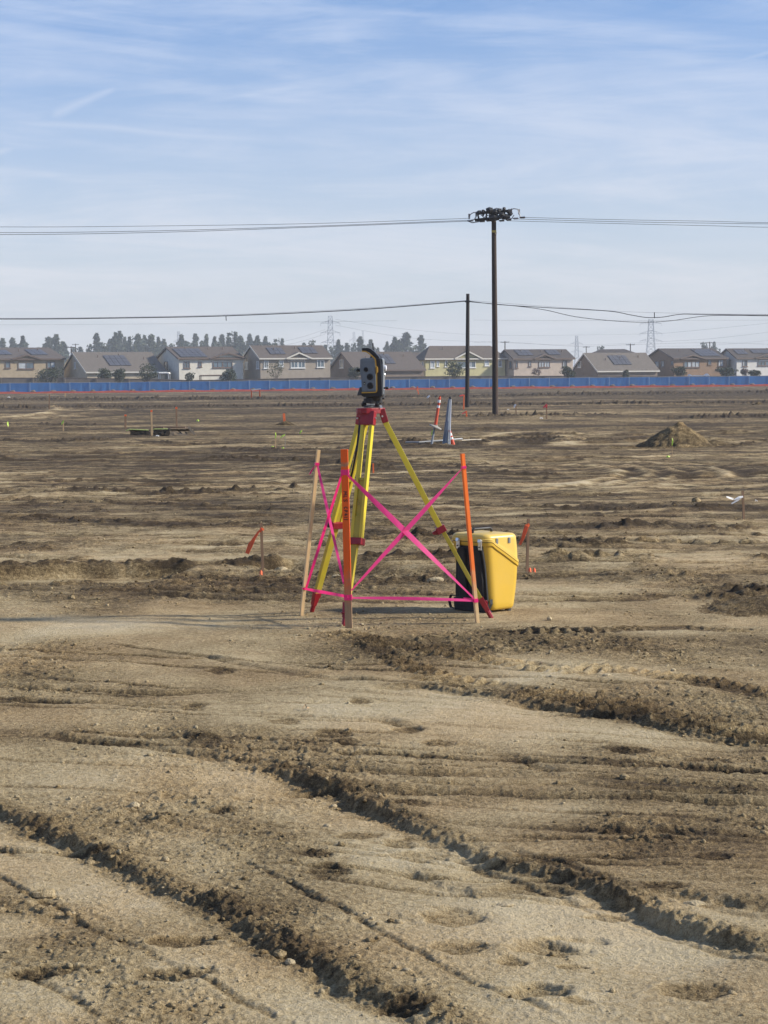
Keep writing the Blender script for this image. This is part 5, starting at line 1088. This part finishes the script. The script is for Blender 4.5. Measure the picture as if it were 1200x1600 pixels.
# ================================================================ yellow case
M_CASE = mat('case_yellow', (.62, .395, .045), .38, var=.03, scale=5, dirt=.15, dirtc=(.44, .33, .14), bump=.0004, bscale=160, coat=.1)
M_CASEL = mat('case_lid_yellow', (.70, .48, .10), .36, var=.03, scale=5, dirt=.22, dirtc=(.50, .40, .20), bump=.0004, bscale=160, coat=.1)
M_PAD = mat('pad_black', (.016, .017, .019), .8, var=.3, scale=30, bump=.001, bscale=200, dirt=.18, dirtc=(.12, .10, .08))
C0 = on_ground(767, 957); PH = R(40); UB = Vector((math.cos(PH), math.sin(PH), 0)); UA = Vector((-math.sin(PH), math.cos(PH), 0)); HT = .515
case = empty('hard_case', C0, 'large yellow hard case with black backpack harness standing beside the tripod', 'case')
def ext(z): f = z / HT; return -.048 * f, .216 + .056 * math.sin(math.pi * min(1, .08 + f * .70)) - .004, .0 - .004 * f, .338 + .008 * f
def ring(zf, off=0.0, n=11, rad=.055):
    # rounded rectangle; zf(u fraction) gives the height of every vertex
    out = []
    for (cu, cv, a0) in ((1, 1, 0), (0, 1, 90), (0, 0, 180), (1, 0, 270)):
        for k in range(n):
            a = R(a0 + 90 * k / (n - 1)); 
            z = zf(cu) if not callable(zf) else None
            out.append((cu, cv, a, rad))
    # add straight-side points so that the slanted seam follows the face
    return out
def ringpts(zfun, off=0.0, rad=.055):
    P = []
    def put(u_, v_, nx, ny, zz): P.append(C0 + UB * (u_ + nx * off) + UA * (v_ + ny * off) + UP * zz)
    # perimeter parameterised by fraction of u; z depends on u only, extents depend on z
    segs = []
    NS = 10
    def corner(cu, cv, a0):
        for k in range(9):
            a = R(a0 + 90 * k / 8); segs.append(('c', cu, cv, a))
    corner(1, 1, 0); [segs.append(('s', 1 - k / NS, 1)) for k in range(1, NS)]; corner(0, 1, 90); [segs.append(('t', 0, 1 - k / 4)) for k in range(1, 4)]
    corner(0, 0, 180); [segs.append(('s', k / NS, 0)) for k in range(1, NS)]; corner(1, 0, 270); [segs.append(('t', 1, k / 4)) for k in range(1, 4)]
    for s in segs:
        z = zfun(s[1]); u0, u1, v0, v1 = ext(min(z, HT)); rd = rad
        if s[0] == 'c': cu = u1 - rd if s[1] else u0 + rd; cv = v1 - rd if s[2] else v0 + rd; nx, ny = math.cos(s[3]), math.sin(s[3]); z = zfun(((cu + rd * nx) - u0) / (u1 - u0)); put(cu + rd * nx, cv + rd * ny, nx, ny, z)
        elif s[0] == 's': uu = u0 + rd + (u1 - u0 - 2 * rd) * s[1]; z = zfun((uu - u0) / (u1 - u0)); put(uu, v1 if s[2] else v0, 0, 1 if s[2] else -1, z)
        else: vv = v0 + rd + (v1 - v0 - 2 * rd) * s[2]; put(u1 if s[1] else u0, vv, 1 if s[1] else -1, 0, z)
    return P
def seam(f): return .462 if f < .12 else .462 - .160 * sst_((f - .12) / .88)
def sst_(t): t = max(0, min(1, t)); return t * .85 + .15 * t * t * (3 - 2 * t) if t > .15 else t * t / .15 * .86
def loft(name, rings, m, par, capb=True, capt=True):
    mb = MB(); n = len(rings[0])
    for r_ in rings: mb.v += [tuple(p) for p in r_]
    for i in range(len(rings) - 1):
        for k in range(n): a = i * n + k; b = i * n + (k + 1) % n; mb.f.append((a, b, b + n, a + n))
    if capb: mb.f.append(tuple(reversed(range(n))))
    if capt: mb.f.append(tuple((len(rings) - 1) * n + k for k in range(n)))
    o = mb.build(name, m, par, smooth=True); return o
rg = [ringpts(lambda f: .012, -.030, .055), ringpts(lambda f: .014, -.016), ringpts(lambda f: .022, -.005), ringpts(lambda f: .036, 0)]
for k in range(1, 13): rg.append(ringpts(lambda f, k=k: .036 + (seam(f) - .036) * k / 12))
loft('case_body', rg, M_CASE, case)
lip = [ringpts(lambda f: seam(f) - .022, .001), ringpts(lambda f: seam(f) - .021, .008), ringpts(lambda f: seam(f) - .003, .009), ringpts(lambda f: seam(f) - .002, .001)]
loft('body_rim', lip, M_CASE, case, False, False)
loft('gasket', [ringpts(lambda f: seam(f) - .004, .0045), ringpts(lambda f: seam(f) + .004, .0045)], M_BLK, case, False, False)
rg = [ringpts(lambda f: seam(f) + .001, .002), ringpts(lambda f: seam(f) + .002, .010), ringpts(lambda f: seam(f) + .020, .010), ringpts(lambda f: seam(f) + .023, .003)]
ZT = .492
for k in range(1, 8): rg.append(ringpts(lambda f, k=k: (seam(f) + .023) + (ZT - seam(f) - .023) * k / 7, .002))
rg += [ringpts(lambda f: ZT + .010, -.004, .055), ringpts(lambda f: ZT + .017, -.014, .055), ringpts(lambda f: ZT + .021, -.03, .055), ringpts(lambda f: ZT + .024, -.052, .056)]
lid = loft('case_lid', rg, M_CASEL, case)
UAz = (UP - UB * (.048 / HT)).normalized(); NA = -UB
def pa(v, z, o=0.0): return C0 + UA * v + UP * z - UB * (.048 * z / HT + o)
def padp(name, P, o0, o1, m=M_PAD, bev=.006):
    mb = MB(); n = len(P); mb.add([pa(v, z, o0) for v, z in P] + [pa(v, z, o1) for v, z in P], [tuple(range(n)), tuple(range(2 * n - 1, n - 1, -1))] + [(i, i + n, (i + 1) % n + n, (i + 1) % n) for i in range(n)]); return mb.build(name, m, case, bevel=bev)
padp('harness_back', [(.012, .010), (.322, .004), (.320, .12), (.285, .36), (.262, .432), (.03, .438), (.015, .30)], -.004, .012)
padp('shoulder_strap', [(.035, .03), (.105, .02), (.110, .22), (.125, .40), (.115, .425), (.060, .425), (.045, .40), (.025, .22)], .006, .032, bev=.010)
padp('shoulder_strap', [(.190, .02), (.262, .03), (.262, .22), (.250, .40), (.240, .425), (.190, .425), (.178, .40), (.188, .22)], .006, .032, bev=.010)
padp('waist_pad', [(.01, .0), (.325, .0), (.325, .085), (.20, .105), (.10, .105), (.01, .085)], .008, .030, bev=.008)
MB().ribbon([pa(.325, .09, .0), pa(.365, .095, .01), pa(.378, .055, .02), pa(.355, .015, .03), pa(.315, .008, .03)], .022, [NA] * 5, .003).build('webbing_loop', M_PAD, case)
MB().ribbon([pa(-.002, .09, -.01), pa(-.012, .06, .0), pa(.0, .02, .02)], .022, [NA] * 3, .003).build('webbing_loop', M_PAD, case)
for v in (.250, .038):
    la = MB(); la.bar(pa(v, .412, .020), pa(v, .476, .013), .034, .006, side=UA); lo = la.build('latch', M_CHR, case, bevel=.0015)
    MB().lathe([(.005, 0), (.004, .004)], pa(v, .432, .024), NA, 10).build('latch_hole', M_BLK, lo); MB().bar(pa(v, .462, .022), pa(v, .482, .016), .026, .010, side=UA).build('latch_hook', M_CHR, lo, bevel=.001)
NB = -UA
for u in (.095, .205):
    z = .468; la = MB(); q = C0 + UB * (u - .044) + NB * .008 + UP * z; la.bar(q - UP * .018, q + UP * .018, .018, .006, side=UB); lo = la.build('latch', M_GREYL, lid, bevel=.001); MB().box(q + NB * .004, (.010, .004, .010), Matrix.Rotation(PH, 3, 'Z')).build('latch_pin', M_BLK, lo) if False else None
hb0, hb1 = C0 + UB * -.005 + UA * .165 + UP * (ZT + .020), C0 + UB * .165 + UA * .165 + UP * (ZT + .020)
MB().tube([hb0, hb0 + UP * .022 + UB * .004, hb0 + UP * .030 + UB * .014, hb1 + UP * .028 - UB * .014, hb1 + UP * .020 - UB * .004, hb1 - UP * .002], .0085, 10).build('handle', M_BLK, case, smooth=True)
for u, v in ((.02, .04), (.19, .04), (.19, .29), (.02, .29)): MB().lathe([(.022, 0), (.020, .014)], C0 + UB * u + UA * v + UP * .0, UP, 12).build('rubber_foot', M_BLK, case)

# ================================================================ stakes, flags and other things across the site
M_STK = mat('stake_weathered', (.20, .125, .075), .85, var=.3, scale=40, stretch=(1, 1, .1)); M_STKL = mat('stake_pale', (.42, .29, .16), .85, var=.2, scale=40, stretch=(1, 1, .1)); M_STKO = mat('stake_orange_paint', (.60, .11, .025), .75, var=.2, scale=12, dirt=.3, dirtc=(.3, .16, .08)); M_WIREF = mat('flag_wire', (.25, .23, .2), .5, metal=.5)
FLAG = dict(orange=mat('ribbon_orange', (.95, .17, .045), .5, trans=.3), white=mat('ribbon_white', (.85, .84, .82), .5, trans=.3), lime=mat('ribbon_lime', (.62, .80, .12), .5, trans=.3), red=mat('flag_red', (.85, .10, .09), .5, trans=.3))
def stake(label, base, top, wpx, m, rib=(), head=None, name='survey_stake', cat='stake', clump=None, group=None):
    b = on_ground(*base); tp = at(top[0], top[1], b.y); w = wpx * b.y / FPX; d = (tp - b).normalized(); r = empty(name, b, label, cat, group)
    if wpx < 1.2: MB().tube([b - d * .08, tp], w / 2, 6).build('stem', m, r)
    else: MB().bar(b - d * .10, tp, w, w * .55, side=(1, .25, 0)).build('stem', m, r)
    if head: MB().bar(b + (tp - b) * head, tp + d * .002, w * 1.12, w * .68, side=(1, .25, 0)).build('painted_end', FLAG.get('orange') if m is not M_STKO else M_STKO, r)
    for (c, pts, ws) in rib:
        P = [at(x, y, b.y - .02 - .01 * i) for i, (x, y) in enumerate(pts)]; ns = []
        for i in range(len(P)):
            dd = (P[min(i + 1, len(P) - 1)] - P[max(i - 1, 0)]).normalized(); q = dd.cross(Vector((0, 1, 0))).normalized(); q = q if q.z > 0 else -q; ns.append((q + Vector((0, .6 + .3 * math.sin(i * 1.4), 0))).normalized())
        MB().ribbon(P, [x * b.y / FPX for x in ws], ns, .002).build('ribbon', FLAG[c], r)
    if clump:
        for (x, y, wq, c) in clump:
            q = on_ground(x, y); MB().ribbon([q + Vector((-wq * q.y / FPX / 2, 0, .008)), q + Vector((0, -.01, .024)), q + Vector((wq * q.y / FPX / 2, 0, .01))], .035, (0, .6, .8), .002).build('ribbon_scrap', FLAG[c], r)
    return r
stake('weathered brown stake with orange ribbon blown leftward, left of the bare wooden lath', (411, 907), (408, 817), 4, M_STK, [('orange', [(411, 826), (404, 831), (398, 840), (391, 852), (386, 865)], [4, 4, 5, 8, 6]), ('orange', [(406, 831), (409, 826), (412, 828)], [4, 6, 4])], clump=[(408, 908, 4, 'orange')])
stake('weathered brown stake with an orange ribbon, right behind the yellow case', (823.5, 894), (825.5, 811), 4.2, M_STK, [('orange', [(827, 819), (823, 822), (820, 831), (817, 841), (812, 851)], [4, 8, 7, 5, 4])], clump=[(828, 898, 4, 'orange'), (835, 897, 4, 'orange')])
stake('rusty brown stake with two white ribbons near the right edge', (1162, 812), (1160.5, 767), 3.6, M_STK, [('white', [(1161, 776), (1155, 777), (1147, 781)], [3, 4, 2]), ('white', [(1146, 780), (1140, 778), (1135, 776)], [3, 4, 2]), ('white', [(1159, 777), (1152, 782), (1143, 787)], [2, 3, 2])])
stake('pale lath with orange tip standing in front of the plastic-lined pit at left', (237.5, 680), (236.5, 641), 2.6, M_STKL, head=.93)
stake('rust-coloured lath with orange tip behind the right end of the pit', (276, 667), (275.5, 636), 2.6, M_STK, head=.9)
stake('short rust-coloured stake behind the left end of the pit', (196, 670), (196, 648), 3, M_STK, head=.9)
stake('thin rust-brown stake far out near the left edge, just below the orange silt fence', (77, 640), (77, 616), 1.8, M_STK)
stake('short bright orange stub stake on a small dark dirt heap', (444.5, 659.5), (443.5, 646), 3.4, M_STKO)
stake('thin pale stake with a lime ribbon left of its wispy neighbour in the field', (430.5, 701), (430.5, 675), 1.8, M_STKL, [('lime', [(430.5, 676), (431, 681), (430, 685)], [2, 2.5, 1.5])], clump=[(426, 700, 4, 'lime')])
stake('wispy wire with a lime ribbon right of the pale lime-ribboned stake', (445.5, 702), (445.5, 676), .8, M_WIREF, [('lime', [(445.5, 679), (442, 681), (438, 684)], [1.5, 3, 1.5])], clump=[(442, 702, 4, 'lime')], name='marker_flag', cat='marker flag')
stake('small white and lime flag low on the ground right of the lime-ribboned pair', (468, 678), (469.5, 671), 1, M_WIREF, [('lime', [(472, 673), (470, 674), (468, 678)], [2, 3, 2])], name='marker_flag', cat='marker flag')
stake('tiny lime flag low on the ground right of the pit', (309, 660), (309, 655), 1, M_WIREF, [('lime', [(307, 658), (309, 656), (311, 658)], [2, 3, 2])], name='marker_flag', cat='marker flag')
stake('pale stake with lime ribbon left of the pit', (99, 673), (99, 657), 1.8, M_STKL, [('lime', [(99.5, 657), (98, 660), (96, 663)], [2, 4, 2])])
stake('lime-ribboned low stake at the far left edge', (13, 668), (12, 660), 1.6, M_STKL, [('lime', [(12, 659), (12, 662), (13, 666)], [2, 3, 2])])
stake('small orange stub stake seen just behind the tripod leg', (583.5, 738), (583, 724), 2.2, M_STKO)
stake('slim orange stake with pale ribbon far behind the instrument, near the silt fence', (654, 616), (652, 604), 1.6, M_STKO, [('orange', [(653, 604), (651, 607), (652, 611)], [1.5, 2, 1])])
stake('thin stake with a white flag just left of the leaning delineator', (672, 634), (671.5, 618), 1, M_STK, [('white', [(671.5, 618), (669, 620), (667, 622)], [3, 3.5, 2])])
stake('orange stake with a pink-red flag left of the short bare pole', (724.5, 640), (725, 617), 2, M_STKO, [('red', [(725, 617), (721, 618), (718, 619)], [1.6, 2.4, 1.6])])
stake('short orange stub with a pink-red flag below the short bare pole', (729, 652), (728.5, 642), 2.4, M_STKO, [('red', [(728, 643), (725, 645), (722, 646.5)], [1.8, 2.2, 1.6])])
stake('brown stake with a white flag between the tall utility pole and the red flag', (806.5, 648), (806, 632), 1.5, M_STK, [('white', [(806, 632), (804, 634), (803.5, 637)], [3, 3.4, 2])])
stake('brown stake with a red flag right of the tall utility pole', (854, 655), (854, 632), 1.7, M_STK, [('red', [(855, 632), (852, 634.5), (849, 637)], [4, 4.5, 2]), ('red', [(854, 633), (854, 638)], [2.4, 2])])
stake('thin stick with lime ribbon in front of the dirt heap at right', (1050, 714), (1050, 684), .9, M_STKL, [('lime', [(1050.5, 685), (1051, 690), (1050, 696)], [1.6, 2.6, 1.2])], clump=[(1044, 715.5, 5, 'lime')])
stake('short pale stake near the silt fence at left', (102, 620), (102, 614), 1.8, M_STKL)
# two orange posts with a white string
b0, b1 = on_ground(393, 624), on_ground(406, 624); r = empty('string_line_posts', b0, 'pair of small orange posts joined by a white board near the silt fence', 'batter board')
for q, x in ((b0, 393), (b1, 406)): MB().box((q.x, q.y, q.z + .38 * q.y / 200), (.12, .1, .8 * q.y / 200)).build('post', M_STKO, r)
MB().bar(at(392, 609.5, b0.y), at(407, 607.5, b0.y), .10, .05, side=(0, 0, 1)).build('board', mat('board_white', (.7, .68, .62), .7), r)

# leaning delineator with its disc, folded grey sign, striped cone, pipe
dl = on_ground(674, 696); r = empty('delineator_post', dl, 'leaning red and white delineator tube with a disc base stuck on a grey rod', 'delineator'); Yd = dl.y; md = Yd / FPX
M_DRED = mat('delineator_red', (.62, .075, .03), .6, var=.08, dirt=.2); M_DWH = mat('reflective_white', (.78, .78, .76), .5, var=.05, dirt=.2); M_DGR = mat('rod_grey', (.26, .28, .31), .6, var=.15)
A, B_ = at(680, 667, Yd), at(687.5, 619, Yd); d = B_ - A
def along(f): return A + d * f
MB().tube([along(0), along(.62)], [2.6 * md, 2.3 * md], 12).build('tube', M_DRED, r, smooth=True); MB().tube([along(.62), along(.70)], 2.35 * md, 12).build('reflective_band', M_DWH, r); MB().tube([along(.70), along(.79)], 2.2 * md, 12).build('red_band', M_DRED, r)
MB().tube([along(.79), along(.88)], 2.25 * md, 12).build('reflective_band', M_DWH, r); MB().tube([along(.88), along(.95), along(.97), along(1.0)], [2.1 * md, 2.1 * md, 1.2 * md, 1.6 * md], 12).build('top_cap', M_DRED, r)
MB().lathe([(10 * md, 0), (10.3 * md, .012), (9.6 * md, .03), (3.2 * md, .05), (2.8 * md, .07)], at(680, 668, Yd), d.normalized() + Vector((.25, -.06, 0)), 20).build('disc_base', mat('disc_grey', (.30, .28, .25), .8, dirt=.3), r, smooth=True)
MB().tube([at(674, 697, Yd), at(679, 668, Yd)], [2.0 * md, 1.4 * md], 8).build('rod', M_DGR, r); MB().ribbon([at(676, 672, Yd - .05), at(674.5, 677, Yd - .06), at(675, 680, Yd - .06)], 1.6 * md, (1, 0, .2), .003).build('ribbon', FLAG['lime'], r)
sg = on_ground(696, 695); Ys = sg.y; ms = Ys / FPX; r = empty('folded_sign_stand', sg, 'folded blue-grey sign cover wrapped upright round its pale metal stand', 'sign stand')
M_FOLD = mat('fabric_bluegrey', (.22, .26, .31), .7, var=.2, scale=14, bump=.01, bscale=14, stretch=(1, 1, .15)); M_FOLDL = mat('pole_pale', (.52, .55, .60), .5, metal=.3, var=.1)
for k, (xb, xt, wb, wt, dy) in enumerate(((693, 701.3, 4.5, 1.6, 0), (696.5, 702, 4.4, 1.8, -.05), (699, 703, 4, 1.8, .03), (695, 701.6, 3.5, 1.2, .08))):
    P = [at(xb + (xt - xb) * f, 695 - 72 * f, Ys + dy + .03 * math.sin(9 * f + k)) for f in (0, .15, .3, .45, .6, .8, 1)]; MB().tube(P, [max(wt, wb + (wt - wb) * f) * ms * (.5 + .09 * math.sin(f * 17 + k)) for f in (0, .15, .3, .45, .6, .8, 1)], 9).build('folded_cover', M_FOLD, r, smooth=True)
MB().tube([at(702.5, 695, Ys - .1), at(704.5, 624, Ys - .1)], 1.1 * ms, 8).build('mast', M_FOLDL, r, smooth=True); MB().tube([at(703.5, 624, Ys - .05), at(703.3, 619.5, Ys - .05)], [1.9 * ms, 1.6 * ms], 8).build('mast_cap', M_BLK, r)
cn = on_ground(708, 695); Yc = cn.y; mc = Yc / FPX; r = empty('traffic_cone', cn, 'narrow red and white striped tube leaning against the folded grey sign', 'traffic cone'); A, B_ = at(708, 695, Yc), at(702.5, 671.5, Yc); d = B_ - A
for f0, f1, m_ in ((0, .36, M_DRED), (.36, .50, M_DWH), (.50, .60, M_DRED), (.60, .78, M_DWH), (.78, 1.0, M_DRED)):
    w0, w1 = 3.2 - 1.6 * f0, 3.2 - 1.6 * f1; MB().tube([A + d * f0, A + d * f1], [w0 * mc, w1 * mc], 10).build('band', m_, r)
pg = MB(); P = [on_ground(x, y) + Vector((0, 0, .035)) for x, y in ((634, 694.2), (655, 694.4), (690, 693.6), (722, 692.2))]; o = pg.tube(P, .020, 8).build('pipe', mat('pipe_pale', (.33, .34, .34), .5, var=.1, dirt=.35), loc=P[0]); tag(o, 'long pale grey pipe lying on the soil beneath the folded sign', 'pipe')
P = [on_ground(x, y) + Vector((0, 0, .03)) for x, y in ((722, 691), (740, 688.8), (752, 687.2))]; o = MB().ribbon(P, .16, (.1, 1, 0), .02).build('board', mat('board_dusty', (.42, .38, .31), .9, var=.2), loc=P[0]); tag(o, 'dusty pale board half buried right of the striped tube', 'board')

# pit edged with plastic and boards
M_HOLESHADE = mat('hole_shade', (.020, .015, .010), .9, spec=.1, var=.3, scale=6, bump=.03, bscale=9); M_PLCL = mat('plastic_clear_dirty', (.17, .13, .085), .8, spec=.1, var=.4, scale=5, bump=.03, bscale=8); M_LIME = mat('lime_edge', (.42, .48, .16), .8, var=.3)
pc = on_ground(250, 680); Yp = pc.y; mp_ = Yp / FPX; r = empty('lined_pit', pc, 'shallow pit with dark shaded holes, dirty plastic and old boards, behind the pale orange-tipped lath', 'pit')
def sheet(name, P, m, par, dep=1.2, seed=1):
    g = random.Random(seed); mb = MB(); n = len(P)
    top = [at(x, y, Yp + dep * .6) for x, y, _ in P]; bot = [at(x, yb, Yp) for x, _, yb in P]
    vs_ = []
    for a, b in zip(top, bot):
        for k in range(5): f = k / 4; q = a.lerp(b, f); vs_.append((q.x + g.uniform(-.04, .04), q.y + g.uniform(-.08, .08), q.z + g.uniform(-.02, .02) * (k not in (0, 4))))
    fs = [(i * 5 + k, i * 5 + k + 1, (i + 1) * 5 + k + 1, (i + 1) * 5 + k) for i in range(n - 1) for k in range(4)]
    return mb.add(vs_, fs).build(name, m, par)
sheet('hole_shade_sheet', [(x, 671.5 + .8 * math.sin(x * .3), 680 - .5 * math.sin(x * .2)) for x in np.linspace(203, 234, 9)], M_HOLESHADE, r, seed=2); sheet('hole_shade_sheet', [(x, 671.2 + .6 * math.sin(x * .4), 680) for x in np.linspace(240, 266, 8)], M_HOLESHADE, r, seed=3)  # near-black sheets stand in for the shade inside the open holes
sheet('clear_liner', [(x, 670 + .6 * math.sin(x * .5), 680.5) for x in np.linspace(266, 303, 9)], M_PLCL, r, seed=4)
for (P, s) in (([(197, 673), (203, 670.8), (218, 671.5), (232, 672)], 1), ([(236, 672.5), (242, 670.4), (262, 670.2)], 2), ([(280, 678.5), (292, 680), (302, 680)], 3)): MB().ribbon([at(x, y, Yp + .4) for x, y in P], 1.3 * mp_, (0, .5, 1), .03).build('lime_paint_edge', M_LIME, r)
for (x0, y0, x1, y1, w, m_, dy) in ((241, 668.5, 256, 668, 2.6, M_STK, .9), (262, 667.5, 290, 667.5, 1.8, M_STK, .9), (202, 671.3, 230, 671.6, 1.2, M_STKL, .7), (266, 670.2, 296, 669.4, 1.2, M_STKL, .6)): MB().bar(at(x0, y0, Yp + dy), at(x1, y1, Yp + dy), w * mp_, .25, side=(0, 0, 1)).build('board', m_, r)
MB().bar(at(295, 667.5, Yp + .2), at(305.5, 680.5, Yp - .05), 3.2 * mp_, .06, side=(1, 0, .6)).build('board', M_STKL, r)

# dirt heaps
def heap(label, base, halfpx, hpx, tone, seed, skew=.1):
    b = on_ground(*base); m_ = b.y / FPX; Rr = halfpx * m_; H = hpx * m_; g = 72; mb_v = []; mb_f = []; tn = []
    xs = np.linspace(-1.5, 1.5, g); X, Y = np.meshgrid(xs, xs, indexing='ij'); cx, cy = b.x, b.y + Rr * .8
    WX, WY = cx + X * Rr, cy + Y * Rr * .9; d = np.hypot(X - skew * (1 - np.hypot(X, Y)), Y) + .10 * fbm(WX * 2.2, WY * 2.2, 200 + seed, 3)
    prof = np.clip(1 - d, 0, 1) ** .85 * .9 + .20 * np.exp(-(d / .9) ** 2) - .055; prof = np.where(d > 1.35, -.12, prof)
    tz, tt, _ = terrain(WX.ravel(), WY.ravel()); Z = tz.reshape(g, g) + H * prof * (1 + .14 * fbm(WX * 4, WY * 4, 210 + seed, 3)) + (H * .10 + .02) * np.maximum(fbm(WX * 9 / Rr, WY * 9 / Rr, 220 + seed, 3), 0) * (prof > -.02)
    me = bpy.data.meshes.new('dirt_heap'); V = np.stack([WX - b.x, WY - b.y, Z - b.z], -1).reshape(-1, 3).tolist(); F = [(i * g + j, (i + 1) * g + j, (i + 1) * g + j + 1, i * g + j + 1) for i in range(g - 1) for j in range(g - 1)]
    me.from_pydata(V, [], F); q = me.attributes.new('tone', 'FLOAT', 'POINT'); q.data.foreach_set('value', np.clip(tone + .15 * fbm(WX * 3, WY * 3, 230, 3), 0, 1).ravel().astype(np.float32)); me.polygons.foreach_set('use_smooth', [True] * len(F)); me.materials.append(M_SOIL)
    o = bpy.data.objects.new('dirt_heap', me); col.objects.link(o); o.location = b; tag(o, label, 'dirt heap')
heap('conical heap of loose brown dirt in the field at right, behind the lime-ribboned stick', (1060, 699), 60, 36, .24, 1, .15)
heap('low tail of spread dirt just right of the conical heap', (1116, 697), 34, 8, .22, 7)
heap('small dark heap of dirt around the short orange stub stake', (445, 665), 15, 6.5, .12, 2)
heap('low dark pile of clods at the right edge of the near field', (1215, 955), 95, 20, .30, 3)
heap('small rough clump of clods behind and right of the case stake', (872, 872 - 2), 22, 9, .36, 4)
heap('tiny dark mound on the horizon side near the right edge', (1186, 632), 8, 3.2, .2, 5)

# small scraps of litter and painted marks
M_SCRAP = mat('paper_scrap', (.75, .75, .74), .7, var=.1)
for i, (x, y, w, lb) in enumerate(((246, 682, 5, 'crumpled white scrap on the soil in front of the lined pit'), (846, 654, 5, 'white scrap on the ground right of the tall utility pole'), (708, 692.5, 3, 'white scrap beside the striped tube'), (1182, 784, 4, 'small white scrap right of the white-ribboned stake'), (478, 1114, 9, 'thin pale twig of plastic lying in the smooth dirt'), (14, 625, 4, 'tiny white scrap far out at the left edge'), (794, 640, 3, 'white speck of litter beside the foot of the tall utility pole'))):
    p = on_ground(x, y); s = w * p.y / FPX / 2; o = MB().ribbon([p + Vector((-s, 0, .01)), p + Vector((-s * .3, .03, .02 + s * .3)), p + Vector((s * .4, 0, .01 + s * .15)), p + Vector((s, .02, .01))], s * .6, (0, .7, .7), .003).build('litter_scrap', M_SCRAP if w < 8 else M_STKL, loc=p); tag(o, lb, 'litter')
for (P, lb) in ((((722, 691), (800, 683)), None),): pass
print('objects', len(bpy.data.objects))
for o in bpy.data.objects:
    if 'label' in o and len(o['label'].split()) > 16: print('LONG', o['label'])
